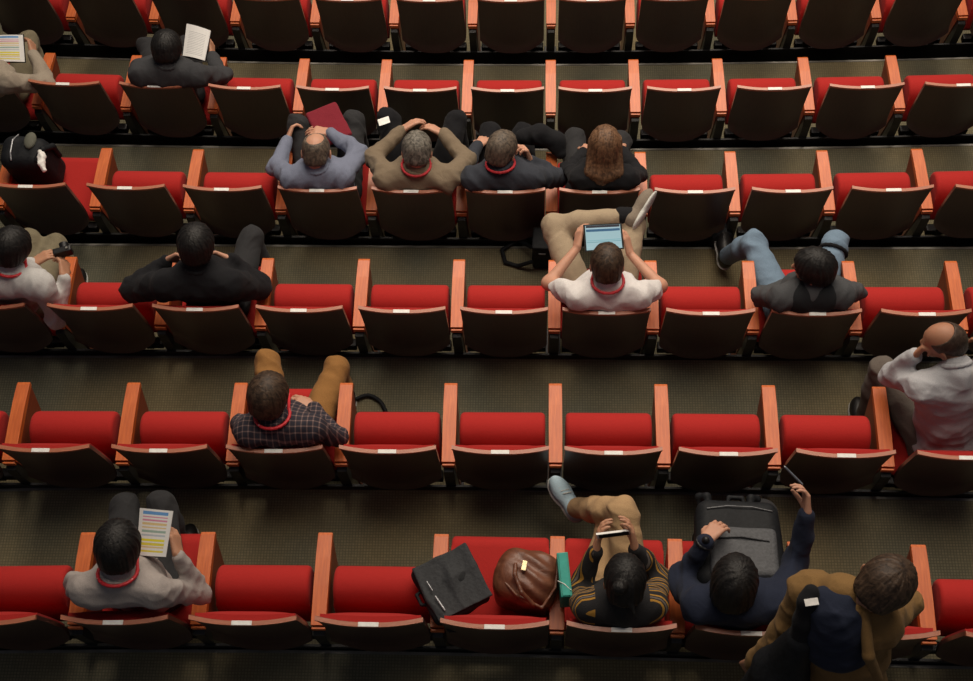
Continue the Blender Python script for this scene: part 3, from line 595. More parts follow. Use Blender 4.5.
def m_stripes():
    m, nt, b = nodes('mustard_black_striped_knit')
    tc = nt.nodes.new('ShaderNodeTexCoord'); mp = nt.nodes.new('ShaderNodeMapping'); mp.inputs['Rotation'].default_value = (0.9,0.15,0)
    nt.links.new(tc.outputs['Object'], mp.inputs[0])
    w = nt.nodes.new('ShaderNodeTexWave'); w.wave_type='BANDS'; w.bands_direction='Y'; w.inputs['Scale'].default_value = 6.0; w.inputs['Distortion'].default_value = 1.0; w.inputs['Detail'].default_value = 2
    nt.links.new(mp.outputs[0], w.inputs['Vector'])
    r = ramp(nt, w.outputs['Fac'], [(0.0,(0.012,0.011,0.012)),(0.40,(0.36,0.18,0.025)),(0.80,(0.012,0.011,0.012)),(0.96,(0.12,0.10,0.09))])
    r.node.color_ramp.interpolation = 'CONSTANT'
    sp = nt.nodes.new('ShaderNodeSeparateXYZ'); nt.links.new(tc.outputs['Object'], sp.inputs[0])
    ab = nt.nodes.new('ShaderNodeMath'); ab.operation='ABSOLUTE'; nt.links.new(sp.outputs[0], ab.inputs[0])
    gt = nt.nodes.new('ShaderNodeMath'); gt.operation='GREATER_THAN'; gt.inputs[1].default_value=0.115; nt.links.new(ab.outputs[0], gt.inputs[0])
    mx = nt.nodes.new('ShaderNodeMix'); mx.data_type='RGBA'; nt.links.new(gt.outputs[0],mx.inputs[0]); mx.inputs[6].default_value=(0.014,0.013,0.014,1); nt.links.new(r,mx.inputs[7])
    nt.links.new(mx.outputs[2], b.inputs['Base Color'])
    f = tex(nt, 'ShaderNodeTexNoise', 260, Detail=2); bump(nt, b, f.outputs['Fac'], 0.5, 0.006)
    b.inputs['Roughness'].default_value = 0.95; return m
def m_lan():
    m, nt, b = nodes('red_lanyard_ribbon')
    t = tex(nt, 'ShaderNodeTexVoronoi', 45); nt.links.new(ramp(nt, t.outputs['Distance'], [(0.10,(0.75,0.45,0.42)),(0.22,(0.60,0.02,0.03))]), b.inputs['Base Color'])
    b.inputs['Roughness'].default_value = 0.5; return m
LAN = m_lan(); LANP = m_plain('plain_red_ribbon', (0.45,0.015,0.025), 0.6)
cl = lambda n,c: m_cloth(n,c)
K = {'dark':cl('charcoal_trousers',(0.030,0.030,0.032)),'khaki':cl('stone_chinos',(0.36,0.28,0.19)),'black':cl('black_cloth',(0.010,0.010,0.012)),
     'jeans':cl('blue_denim',(0.16,0.23,0.31)),'mustard':cl('mustard_chinos',(0.27,0.13,0.040)),'olive':cl('olive_trousers',(0.20,0.17,0.11)),
     'beige':cl('beige_chinos',(0.42,0.27,0.14)),'taupe':cl('taupe_trousers',(0.12,0.10,0.085)),'khakij':cl('khaki_jacket',(0.19,0.145,0.098)),
     'slate':cl('slate_blue_shirt',(0.17,0.19,0.26)),'charcoal':cl('charcoal_shirt',(0.035,0.039,0.050)),'white':cl('white_cotton',(0.66,0.63,0.62)),
     'whites':cl('white_shirt_cotton',(0.52,0.51,0.50)),'greyj':cl('dark_grey_jacket',(0.045,0.046,0.050)),'pale':cl('pale_grey_shirt',(0.42,0.42,0.44)),
     'greyp':cl('grey_shirt',(0.36,0.32,0.30)),'navy':cl('navy_sweater',(0.016,0.021,0.040)),'brownj':cl('tan_jacket',(0.22,0.125,0.045)),
     'lightj':cl('stone_jacket',(0.33,0.28,0.22)),'greyt':cl('dark_grey_tee',(0.060,0.062,0.066)),'vest':cl('black_vest',(0.012,0.013,0.015)),
     'blackshoe':m_plain('black_leather_shoe',(0.012,0.011,0.011),0.4),'blueshoe':cl('pale_blue_canvas',(0.42,0.56,0.64)),'suede':cl('grey_brown_suede',(0.22,0.18,0.14))}
def P_(k, **kw): return person(SPEC[k], **kw)
P_('p1', label='person in stone jacket holding the striped programme at the left edge', skin=SK['mid'], hair=HA['brown'], bulk=0.010, shirt=K['lightj'], pants=K['olive'], shoe=K['blackshoe'],
   hands={'R':dict(d=(-0.25,1,0.1),n=(-1,0.1,-0.3),curl=(0.5,0.6,0.4))})
P_('p2', label='black-haired man in dark grey jacket bowed over a white booklet', skin=SK['mid'], hair=HA['black'], hairstyle='full', bulk=0.012, shirt=K['greyj'], pants=K['dark'], shoe=K['blackshoe'],
   hands={'R':dict(d=(-0.1,1,0.25),n=(-1,0,-0.2),curl=(0.4,0.5,0.4))})
P_('p3', label='balding man in slate blue shirt with hands raised before his face', skin=SK['fair'], hair=HA['greybrown'], hairstyle='ring', bulk=0.006, shirt=K['slate'], pants=K['dark'], shoe=K['blackshoe'],
   hands={'L':dict(d=(0.3,1,0.2),n=(1,-0.2,-0.5),curl=(0.7,0.8,0.5)),'R':dict(d=(-1,0.15,0.1),n=(-0.2,-0.3,-1),curl=(0.3,0.4,0.3))}, belly=0.02)
P_('p4', label='grey-haired man in khaki jacket with his hands together over his lap', skin=SK['fair'], hair=HA['grey'], bulk=0.010, shirt=K['khakij'], pants=K['black'], shoe=K['blackshoe'], lanyard=LANP,
   hands={'L':dict(d=(1,0.75,0.1),n=(0.4,-0.6,-1),curl=(0.3,0.4,0.3)),'R':dict(d=(-1,0.6,0.1),n=(-0.4,-0.6,-1),curl=(0.3,0.4,0.3))}, belly=0.02)
P_('p5', label='man in charcoal shirt and red lanyard resting his cheek on one hand', skin=SK['fair'], hair=HA['greybrown'], hairstyle='short', bulk=0.008, shirt=K['charcoal'], pants=K['black'], shoe=K['blackshoe'], lanyard=LANP,
   hands={'R':dict(d=(-0.35,0.4,0.9),n=(-1,-0.3,0.3),curl=(0.9,1.0,0.6))})
P_('p6', label='woman with long light brown hair, black top and grey trousers', skin=SK['fair'], hair=HA['lightbrown'], hairstyle='long', shirt=K['black'], pants=K['dark'], shoe=K['blackshoe'], collar=False)
P_('p7', label='man in white shirt holding a small black camera, at the left edge', skin=SK['mid'], hair=HA['black'], hairstyle='full', bulk=0.008, shirt=K['whites'], pants=K['olive'], shoe=K['blackshoe'], lanyard=LAN,
   hands={'L':dict(d=(0.9,0.7,0.1),n=(0.3,-0.2,-1),curl=(0.5,0.6,0.5)),'R':dict(d=(-0.1,1,0.1),n=(-0.9,0.1,-0.4),curl=(0.7,0.8,0.5))})
P_('p8', label='man in black suit with both hands at his collar and elbows out', skin=SK['fair'], hair=HA['black'], hairstyle='full', bulk=0.020, belly=0.02, shirt=K['black'], pants=K['dark'], shoe=K['blackshoe'],
   hands={'L':dict(d=(0.9,0.25,0.35),n=(0.4,-0.8,-0.2),curl=(0.6,0.7,0.4)),'R':dict(d=(-0.9,0.25,0.35),n=(-0.4,-0.8,-0.2),curl=(0.6,0.7,0.4))})
P_('p9', label='man in white T-shirt and stone chinos, legs crossed, holding a tablet', skin=SK['fair'], hair=HA['brown'], shirt=K['white'], sleeve='short', pants=K['khaki'], shoe=K['suede'], lanyard=LANP, collar=False,
   footdir={'L':(0.50,0.80,0.22)}, hands={'L':dict(d=(0.15,1,0.25),n=(1,0.1,-0.5),curl=(0.3,0.5,0.4)),'R':dict(d=(-0.2,0.7,0.4),n=(-1,0.1,-0.5),curl=(0.3,0.5,0.4))})
p10,_,_,R10 = P_('p10', label='man in blue jeans and dark vest with black hair, head turned left', skin=SK['mid'], hair=HA['black'], hairstyle='full', shirt=K['greyt'], sleeve='long', pants=K['jeans'], shoe=K['blackshoe'], collar=False)
P_('p11', label='man in dark checked shirt and mustard trousers with hands clasped', skin=SK['fair'], hair=HA['brown'], hairstyle='full', shirt=m_plaid(), pants=K['mustard'], shoe=K['blackshoe'], lanyard=LAN,
   hands={'L':dict(d=(1,0.5,0.1),n=(0.2,-0.4,-1),curl=(0.4,0.5,0.4)),'R':dict(d=(-1,0.45,0.1),n=(-0.2,-0.4,-1),curl=(0.4,0.5,0.4))})
P_('p12', label='bald man in pale grey shirt leaning forward with fist at his mouth', skin=SK['tan'], hair=HA['stubble'], hairstyle='buzz', bulk=0.010, shirt=K['pale'], pants=K['taupe'], shoe=K['blackshoe'], belly=0.02,
   hands={'L':dict(d=(0.35,0.2,0.8),n=(0.7,-0.5,0.1),curl=(1.1,1.2,0.7))})
P_('p13', label='man in grey shirt and red lanyard holding up the striped programme', skin=SK['mid'], hair=HA['black'], hairstyle='full', shirt=K['greyp'], pants=K['dark'], shoe=K['blackshoe'], lanyard=LAN,
   hands={'R':dict(d=(-0.25,1,0.15),n=(-1,0.0,-0.3),curl=(0.35,0.5,0.4)),'L':dict(d=(0.6,0.8,0.1),n=(0.5,-0.2,-1),curl=(0.4,0.5,0.4))})
P_('p14', label='person in black and mustard striped sweater holding a phone, one leg crossed', skin=SK['mid'], hair=HA['black'], hairstyle='bun', shirt=m_stripes(), pants=K['beige'], shoe=K['blueshoe'], collar=False,
   footdir={'R':(-0.55,0.80,0.1)}, hands={'L':dict(d=(0.15,0.75,0.5),n=(1,-0.1,-0.1),curl=(0.3,0.5,0.4)),'R':dict(d=(-0.15,0.75,0.5),n=(-1,-0.1,-0.1),curl=(0.3,0.5,0.4))})
p15,J15,_,_ = P_('p15', label='person in navy sweater with one hand raised holding a pen', skin=SK['fair'], hair=HA['black'], hairstyle='bob', bulk=0.008, shirt=K['navy'], pants=K['dark'], shoe=K['blackshoe'], collar=False,
   hands={'L':dict(d=(0.65,0.8,-0.15),n=(0.5,-0.1,-1),curl=(0.5,0.6,0.5)),'R':dict(d=(-0.05,0.9,0.5),n=(-1,0.1,0.1),curl=(0.6,0.7,0.4))})
p16,J16,_,R16 = P_('p16', label='person in tan jacket with navy hood leaning over the bottom row', skin=SK['mid'], hair=HA['brown'], hairstyle='full', bulk=0.012, shirt=K['brownj'], pants=K['brownj'], shoe=K['blackshoe'], collar=False, belly=0.03)
# extra clothing pieces
def piece(name, root, fill, mat, lo, hi, h=0.007, disp=None):
    f = Field(lo,hi,h); fill(f); return fobj(name, f, mat, root, disp)
J10 = {k:np.array(v) for k,v in SPEC['p10']['j'].items()}
piece('vest', p10, lambda f: (torso(f, dict(J10, shL=J10['shL']*0.72+J10['shR']*0.28, shR=J10['shR']*0.72+J10['shL']*0.28), 0.019), f.ell(J10['neck']+np.array((0,0.01,0.07)),(0.06,0.06,0.07),None,0.01,True)), K['vest'], *bounds(J10,['neck','shL','shR','pel'],0.19))
kn = J10['knR']; t_ = unit(J10['hipR']-kn); a_ = unit(np.cross(t_,(0,0,1))); b_ = np.cross(t_,a_); kc = kn+t_*0.055
piece('knee_strap', p10, lambda f: f.chain([kc+(a_*math.cos(q)+b_*math.sin(q))*0.076 for q in np.linspace(0,2*PI,17)],[0.011]*17,0.004), K['black'], kc-0.12, kc+0.12, 0.005)
w_ = J15['wrL']; t_ = unit(J15['elL']-w_); a_ = unit(np.cross(t_,(0,0,1))); b_ = np.cross(t_,a_); wc = w_+t_*0.012
piece('wristwatch', p15, lambda f: (f.chain([wc+(a_*math.cos(q)+b_*math.sin(q))*0.036 for q in np.linspace(0,2*PI,13)],[0.008]*13,0.004), f.cap(wc+np.array((0,0,0.036)),wc+np.array((0,0,0.044)),0.018,0.016,0.004)), M['black_metal'], wc-0.08, wc+0.08, 0.004)
nk = J16['neck']; up16,fw16,lt16 = R16[:,2],R16[:,1],R16[:,0]
def ring(f, r, tube, up=0.0, a0=2.6, k=0.02):
    for i in range(17):
        a = PI+(i-8)/8.0*a0; p = nk+lt16*math.sin(a)*r+fw16*math.cos(a)*r*0.95+up16*up
        if i: f.cap(q0,p,tube,tube,k)
        q0 = p
pl = J16['pel']
piece('back_panel', p16, lambda f: (f.ell(pl*0.12+nk*0.88-fw16*0.056-lt16*0.03,(0.125,0.105,0.115),R16,0.04), f.ell(pl*0.45+nk*0.55-fw16*0.062-lt16*0.02,(0.130,0.107,0.10),R16,0.04), f.ell(pl*0.28+nk*0.72-fw16*0.062-lt16*0.025,(0.130,0.105,0.10),R16,0.05)), K['navy'], nk-0.45, nk+0.25, 0.007, wrinkle(0.014,[nk-fw16*0.1],5))
piece('jacket_collar', p16, lambda f: ring(f,0.078,0.021,0.0), K['brownj'], nk-0.2, nk+0.2, 0.006, wrinkle(0.006,[nk],6))
piece('side_placket', p16, lambda f: f.chain([nk+lt16*0.07-fw16*0.06, nk*0.75+pl*0.25+lt16*0.115-fw16*0.14, nk*0.45+pl*0.55+lt16*0.155-fw16*0.11],[0.020,0.022,0.018],0.01), K['brownj'], nk-0.5, nk+0.2, 0.006)
S14 = SPEC['p14']; J14 = {k:np.array(v) for k,v in S14['j'].items()}
an = J14['anR']; fd = unit((-0.55,0.80,0.1)); su = unit(J14['knR']-an); su = unit(su-fd*np.dot(su,fd)); lt = np.cross(fd,su); cc = an+fd*0.085-su*0.002
p14o = [o for o in C.objects if o.name.startswith('person') and o.get('label','').startswith('person in black and mustard')][0]
so = [o for o in p14o.children if o.name.startswith('shoe')][1]
piece('laces', so, lambda f: [f.cap(cc+fd*(0.018*i)-su*(0.0035*i)+lt*0.020, cc+fd*(0.018*i+0.012)-su*(0.0035*i)-lt*0.020, 0.0038,0.0038,0.002) for i in range(4)], M['sole'], cc-0.1, cc+0.12, 0.004)
p9o = [o for o in C.objects if o.get('label','').startswith('man in white T-shirt')][0]; J9 = {k:np.array(v) for k,v in SPEC['p9']['j'].items()}
a_ = J9['anL']; b_ = J9['knL']; d_ = unit(b_-a_)
piece('sock', p9o, lambda f: f.cap(a_-d_*0.02, a_+d_*0.022, 0.048, 0.0565, 0.01), K['black'], a_-0.15, a_+0.15, 0.006)
# ---------------------------------------------------------------- carried things
T = {k:np.array(v) for k,v in THINGS.items()}
def uvmat(name, rows, base=(0.74,0.73,0.71), rough=0.6, emit=0.0, margin=0.10, sidebar=None):
    """page with horizontal coloured bands, laid out in the sheet's own u,v"""
    m, nt, b = nodes(name)
    uv = nt.nodes.new('ShaderNodeUVMap'); sp = nt.nodes.new('ShaderNodeSeparateXYZ'); nt.links.new(uv.outputs[0], sp.inputs[0])
    st = []; last = 0.0
    for (v0,v1,c) in rows: st += [(v0,c),(v1,base)]
    st = [(0.0,base)]+st
    r = ramp(nt, sp.outputs[1], st[:32]); r.node.color_ramp.interpolation='CONSTANT'
    def cmp(o, v, op):
        n = nt.nodes.new('ShaderNodeMath'); n.operation=op; n.inputs[1].default_value=v; nt.links.new(o,n.inputs[0]); return n.outputs[0]
    mul = nt.nodes.new('ShaderNodeMath'); mul.operation='MULTIPLY'
    nt.links.new(cmp(sp.outputs[0],margin,'GREATER_THAN'),mul.inputs[0]); nt.links.new(cmp(sp.outputs[0],1-margin,'LESS_THAN'),mul.inputs[1])
    mx = nt.nodes.new('ShaderNodeMix'); mx.data_type='RGBA'; nt.links.new(mul.outputs[0],mx.inputs[0]); mx.inputs[6].default_value=(*base,1); nt.links.new(r,mx.inputs[7])
    nt.links.new(mx.outputs[2], b.inputs['Base Color']); b.inputs['Roughness'].default_value=rough
    if emit: nt.links.new(mx.outputs[2], b.inputs['Emission Color']); b.inputs['Emission Strength'].default_value=emit
    return m
def slab(name, q, th, mat, parent=None, inset=0.0, lift=0.0, bend=0.0, n=1, label=None, cat=None):
    """sheet with thickness between four corners q = far left, far right, near right, near left"""
    q = [np.array(p,float) for p in q]; c = sum(q)/4; nrm = unit(np.cross(q[1]-q[0], q[3]-q[0])); nrm = -nrm if nrm[2]<0 else nrm
    q = [p+(c-p)*inset for p in q]; V=[];F=[];UV=[]
    for s in (0,1):
        for j in range(n+1):
            for i in range(n+1):
                u,v = i/n,j/n; p = (q[3]*(1-u)+q[2]*u)*(1-v)+(q[0]*(1-u)+q[1]*u)*v
                V.append(p+nrm*(lift+(th if s==0 else 0)+bend*math.sin(PI*u))-c); UV.append((u,v))
    W=n+1;N=W*W
    for j in range(n):
        for i in range(n):
            a=j*W+i; F += [(a,a+1,a+W+1,a+W),(N+a,N+a+W,N+a+W+1,N+a+1)]
    for i in range(n):
        a=i; F.append((a,N+a,N+a+1,a+1)); a=n*W+i; F.append((a,a+1,N+a+1,N+a)); a=i*W; F.append((a,a+W,N+a+W,N+a)); a=i*W+n; F.append((a,N+a,N+a+W,a+W))
    o = me_obj(name, V, F, mat, parent, False, None if parent is not None else c)
    if parent is not None: o.location = c-np.array(parent.location)
    ul = o.data.uv_layers.new(name='UVMap')
    for lp in o.data.loops: ul.data[lp.index].uv = UV[lp.vertex_index]
    if label: tag(o,label,cat)
    return o
Q = lambda n: [T[n+str(i)] for i in range(4)]
blue,pink,yel,cream,grn,gry = (0.12,0.30,0.60),(0.62,0.25,0.36),(0.68,0.58,0.06),(0.66,0.50,0.24),(0.30,0.42,0.36),(0.45,0.50,0.55)
rowsA = [(0.08,0.12,yel),(0.17,0.20,cream),(0.22,0.28,yel),(0.31,0.36,(0.72,0.66,0.03)),(0.42,0.46,gry),(0.50,0.55,grn),(0.59,0.62,cream),(0.66,0.71,cream),(0.74,0.78,pink),(0.82,0.84,pink),(0.88,0.95,blue)]
M['prog'] = uvmat('programme_page', rowsA, margin=0.12)
o = slab('printed_programme', Q('prog'), 0.003, M['prog'], None, bend=0.012, n=8, label='white programme with coloured bands held by the man in grey shirt', cat='programme')
o = slab('printed_programme', Q('book1'), 0.003, M['prog'], None, bend=0.010, n=8, label='white programme with coloured bands at the top left edge of the photo', cat='programme')
slab('programme_cover', Q('book1'), 0.003, K['black'], o, inset=-0.05, lift=-0.004)
slab('folded_leaflet', Q('leaf'), 0.004, uvmat('leaflet_paper',[(0.3,0.36,gry)],), None, n=2, label='small white folded leaflet beneath the striped programme', cat='leaflet')
lines = [(0.10+0.052*i,0.118+0.052*i,(0.50,0.50,0.50)) for i in range(14)]
o = slab('booklet', Q('book2'), 0.006, uvmat('printed_text_page', lines, margin=0.14), None, bend=0.014, n=8, label='open white booklet in the hand of the man in dark grey jacket', cat='booklet')
slab('booklet_cover', Q('book2'), 0.003, K['black'], o, inset=-0.03, lift=-0.005)
M['maroon'] = m_cloth('maroon_cloth', (0.20,0.018,0.030))
bm = bmesh.new(); q4 = Q('folder'); cf = sum(q4)/4
f_ = Field(cf-0.25, cf+0.25, 0.007); 
def quadslab(X,Y,Z,q=q4,th=0.018):
    ex = unit(q[1]-q[0]); ey = unit((q[0]-q[3])-ex*np.dot(q[0]-q[3],ex)); ez = np.cross(ex,ey); hx = np.linalg.norm(q[1]-q[0])/2; hy = np.linalg.norm(q[0]-q[3])/2
    P3 = [(X-cf[0])*e[0]+(Y-cf[1])*e[1]+(Z-cf[2])*e[2] for e in (ex,ey,ez)]
    d = [np.abs(P3[0])-hx+0.02,np.abs(P3[1])-hy+0.02,np.abs(P3[2])-th+0.015]
    return np.sqrt(sum(np.maximum(v,0)**2 for v in d))+np.minimum(np.maximum(np.maximum(d[0],d[1]),d[2]),0)-0.017
f_.lo = f_.lo; f_.put(quadslab, cf-0.22, cf+0.22, 0.005); bm.free()
def top_thing(name, f, mat, origin, label, cat, disp=None, group=None):
    o = fobj(name, f, mat, None, disp); o.data.transform(Matrix.Translation(-Vector(origin))); o.location = origin
    if label: tag(o, label, cat, group)
    return o
top_thing('document_wallet', f_, M['maroon'], cf, 'maroon cloth wallet lying on the lap of the man in slate shirt', 'folder', wrinkle(0.004,[cf],2))
o = slab('name_badge', Q('badge'), 0.004, K['black'], None, label='name badge in black holder on the left knee of the khaki-jacket man', cat='badge')
slab('badge_card', Q('badge'), 0.001, M['plate'], o, inset=0.10, lift=0.0045)
# tablet
o = slab('tablet', Q('tablet'), 0.009, M['black_metal'], None, label='black tablet with a pale blue screen held by the man in white T-shirt', cat='tablet')
scr = uvmat('lit_tablet_screen', [(0.10,0.13,(0.30,0.48,0.55)),(0.30,0.33,(0.16,0.33,0.40)),(0.36,0.40,(0.20,0.40,0.48)),(0.74,0.84,(0.05,0.12,0.22)),(0.84,0.90,(0.30,0.45,0.55)),(0.90,0.995,(0.04,0.04,0.05))], base=(0.28,0.45,0.53), rough=0.15, emit=0.35, margin=0.02)
slab('screen', Q('tablet'), 0.001, scr, o, inset=0.09, lift=0.0095)
o = slab('phone', Q('phone'), 0.010, M['plate'], None, label='white edged phone held upright by the person in striped sweater', cat='phone')
slab('screen', Q('phone'), 0.001, M['black_metal'], o, inset=0.12, lift=0.0105)
# camera
c = T['camera']; t = empty('compact_camera', c, 0.3, 'small black camera in the hands of the man in white shirt', 'camera')
bm = bmesh.new(); add_box(bm,0,0,0,0.10,0.035,0.06,0.008); bm_obj('camera_body', bm, M['black_metal'], t)
bm = bmesh.new(); bmesh.ops.create_cone(bm, cap_ends=True, segments=24, radius1=0.026, radius2=0.022, depth=0.035, matrix=Matrix.Translation((0.01,0.032,0.0))@Matrix.Rotation(PI/2,4,'X')); bm_obj('lens', bm, M['black_metal'], t, True, angle=0.6)
bm = bmesh.new(); bmesh.ops.create_cone(bm, cap_ends=True, segments=16, radius1=0.007, radius2=0.007, depth=0.006, matrix=Matrix.Translation((0.03,0,0.033))); bm_obj('shutter_button', bm, M['nosing'], t)
# pen
a,b = T['pen0'],T['pen1']; c = (a+b)/2; f_ = Field(np.minimum(a,b)-0.03,np.maximum(a,b)+0.03,0.0022); f_.cap(a,b,0.0045,0.0050,0.001)
po = top_thing('pen', f_, m_plain('blue_grey_pen',(0.30,0.34,0.40),0.3,0.3), c, 'thin dark pen held up in the raised hand, bottom row right', 'pen')
e = unit(a-b); f_ = Field(np.minimum(a,a+e*0.01)-0.02,np.maximum(a,a+e*0.01)+0.02,0.002); f_.cap(a-c,a-c,0.004,0.004,0.001); f_ = Field(a-c-0.02,a-c+0.02,0.0015); f_.cap(a-c,a-c+e*0.008,0.004,0.001,0.001); fobj('pen_tip', f_, M['plate'], po)
# ---- bags (local helpers)
def rbox(f, c, R, half, r, k=0.02, taper=0.0, sub=False):
    c = np.array(c,float); half = np.array(half)
    def fn(X,Y,Z):
        q = [(X-c[0])*R[0,i]+(Y-c[1])*R[1,i]+(Z-c[2])*R[2,i] for i in range(3)]
        s = 1-taper*q[1]/half[1]
        d = [np.abs(q[0])-half[0]*s+r, np.abs(q[1])-half[1]+r, np.abs(q[2])-half[2]+r]
        return np.sqrt(sum(np.maximum(v,0)**2 for v in d))+np.minimum(np.maximum(np.maximum(d[0],d[1]),d[2]),0)-r
    m = float(np.linalg.norm(half)); f.put(fn, c-m, c+m, k, sub)
def rot(yaw, pitch=0, roll=0):
    return np.array(Matrix.Rotation(math.radians(yaw),3,'Z')@Matrix.Rotation(math.radians(pitch),3,'X')@Matrix.Rotation(math.radians(roll),3,'Y'))
def bag(name, loc, label, cat='bag', group=None): return empty(name, loc, 0, label, cat, group)
def bpart(name, root, fill, mat, ext, h=0.006, disp=None):
    f = Field((-ext,)*3,(ext,)*3,h); fill(f); return fobj(name,f,mat,root,disp)
M['nylon'] = m_plain('black_nylon',(0.010,0.011,0.013),0.65,0,0.2,0.25,60,0.2); M['greynylon'] = m_plain('grey_nylon',(0.075,0.078,0.085),0.7,0,0.4,0.2,80,0.3)
M['zip'] = m_plain('pale_zip',(0.42,0.43,0.45),0.35,0.4); M['dullzip'] = m_plain('grey_zip',(0.14,0.145,0.155),0.5)
def m_leather():
    m, nt, b = nodes('worn_brown_leather')
    t = tex(nt,'ShaderNodeTexNoise',14,Detail=6,Distortion=1.0)
    nt.links.new(ramp(nt,t.outputs['Fac'],[(0.3,(0.085,0.028,0.014)),(0.7,(0.20,0.075,0.038))]), b.inputs['Base Color'])
    b.inputs['Roughness'].default_value=0.42; bump(nt,b,t.outputs['Fac'],0.5,0.01); return m
M['leather'] = m_leather(); M['brass'] = m_plain('pale_brass_plate',(0.75,0.60,0.35),0.35,0.6); M['teal'] = m_plain('teal_plastic',(0.010,0.25,0.19),0.5,0,0.5,0.05)
# backpack on the lap, bottom row
R_ = rot(-2,-14); t = bag('backpack', T['pack15'], 'large black and grey backpack on the lap of the navy-sweater person', 'backpack')
bpart('main_compartment', t, lambda f: rbox(f,(0,0,0),R_,(0.195,0.225,0.085),0.06,taper=0.05), M['nylon'], 0.34, 0.008, wrinkle(0.007,[np.array((0,0,0.09))],4,22))
bpart('front_pocket', t, lambda f: (rbox(f,R_@np.array((0.01,-0.07,0.085)),R_,(0.150,0.125,0.030),0.028)), M['greynylon'], 0.30, 0.007, wrinkle(0.005,[np.array((0,-0.1,0.1))],9,22))
bpart('zip', t, lambda f: f.chain([R_@np.array(p) for p in ((-0.14,0.150,0.089),(-0.05,0.165,0.092),(0.06,0.165,0.092),(0.15,0.150,0.086))],[0.0035]*4,0.002), M['dullzip'], 0.25, 0.004)
bpart('pocket_zip', t, lambda f: f.chain([R_@np.array(p) for p in ((-0.12,-0.02,0.118),(0.0,-0.01,0.119),(0.12,-0.025,0.116))],[0.004]*3,0.002), M['nylon'], 0.22, 0.004)
for s in (-1,1): bpart('shoulder_strap', t, lambda f: f.chain([R_@np.array(p) for p in ((s*0.09-0.03,0.20,0.02),(s*0.10-0.03,0.25,0.03),(s*0.13-0.03,0.265,0.0),(s*0.12-0.03,0.22,-0.03))],[0.018]*4,0.012), M['nylon'], 0.34, 0.007)
bpart('haul_handle', t, lambda f: f.chain([R_@np.array(p) for p in ((-0.04,0.215,0.02),(-0.03,0.25,0.03),(0.03,0.25,0.03),(0.04,0.215,0.02))],[0.010]*4,0.006), M['nylon'], 0.30, 0.006)
# black folio bag lying over the armrest
R_ = rot(28,-4); t = bag('messenger_bag', T['blackbag'], 'black soft messenger bag lying over the armrest left of the leather bag')
bpart('bag_body', t, lambda f: rbox(f,(0,0,0),R_,(0.140,0.145,0.040),0.035), M['nylon'], 0.24, 0.006, wrinkle(0.014,[np.array((0,0,0.04))],14,24))
bpart('flap', t, lambda f: rbox(f,R_@np.array((0.01,0.0,0.040)),R_,(0.138,0.143,0.010),0.009), M['greynylon2'] if 'greynylon2' in M else m_plain('charcoal_flap',(0.026,0.028,0.031),0.7,0,0.3,0.2,70,0.3), 0.24, 0.006, wrinkle(0.022,[np.array((0.0,0,0.04))],15,20))
bpart('zip', t, lambda f: (f.cap(R_@np.array((-0.085,-0.03,0.058)),R_@np.array((-0.075,-0.105,0.056)),0.0045,0.0045,0.002),f.cap(R_@np.array((-0.09,0.05,0.058)),R_@np.array((-0.085,0.0,0.058)),0.0035,0.0035,0.002)), M['zip'], 0.2, 0.004)
bpart('side_handle', t, lambda f: f.chain([R_@np.array(p) for p in ((-0.13,0.04,0.0),(-0.155,0.03,0.01),(-0.155,-0.02,0.01),(-0.13,-0.03,0.0))],[0.008]*4,0.004), M['nylon'], 0.22, 0.005)
bpart('hanging_strap', t, lambda f: f.chain([R_@np.array(p) for p in ((-0.10,-0.13,-0.01),(-0.09,-0.17,-0.03),(-0.06,-0.175,-0.06),(-0.03,-0.15,-0.05),(-0.03,-0.13,-0.02))],[0.010]*5,0.006), M['nylon'], 0.25, 0.005)
# brown leather satchel
R_ = rot(-14,0); t = bag('leather_satchel', T['brownbag'], 'slouchy brown leather bag standing on the open seat in the bottom row')
def sat(f):
    rbox(f,(0,0.01,-0.02),R_,(0.140,0.125,0.145),0.07); f.ell((0,0.0,0.10),(0.135,0.11,0.07),R_,0.06)
def folds(P,N):
    q = P@R_; s = np.sin(q[:,1]*95+2.2*np.sin(q[:,0]*16)+q[:,0]*10)*0.006*np.exp(-((q[:,0]-0.04)/0.10)**2); return s+wrinkle(0.010,[np.array((0,0,0.15))],3,20)(P,N)
bpart('bag_body', t, sat, M['leather'], 0.26, 0.006, folds)
bpart('seam_welt', t, lambda f: f.chain([R_@np.array(p) for p in ((-0.12,-0.03,0.13),(-0.02,-0.10,0.155),(0.10,-0.12,0.13),(0.135,-0.02,0.14),(0.12,0.09,0.13))],[0.007]*5,0.004), M['leather'], 0.26, 0.005)
bpart('handle', t, lambda f: f.chain([R_@np.array(p) for p in ((-0.06,0.03,0.165),(-0.05,-0.02,0.190),(0.00,-0.09,0.185),(0.06,-0.12,0.150))],[0.010]*4,0.006), M['leather'], 0.26, 0.005)
bm = bmesh.new(); add_box(bm,0,0,0,0.022,0.045,0.006,0.002); o = bm_obj('clasp_plate', bm, M['brass'], t, loc=tuple(R_@np.array((-0.020,0.03,0.184)))); o.rotation_euler=(0,0,-0.2)
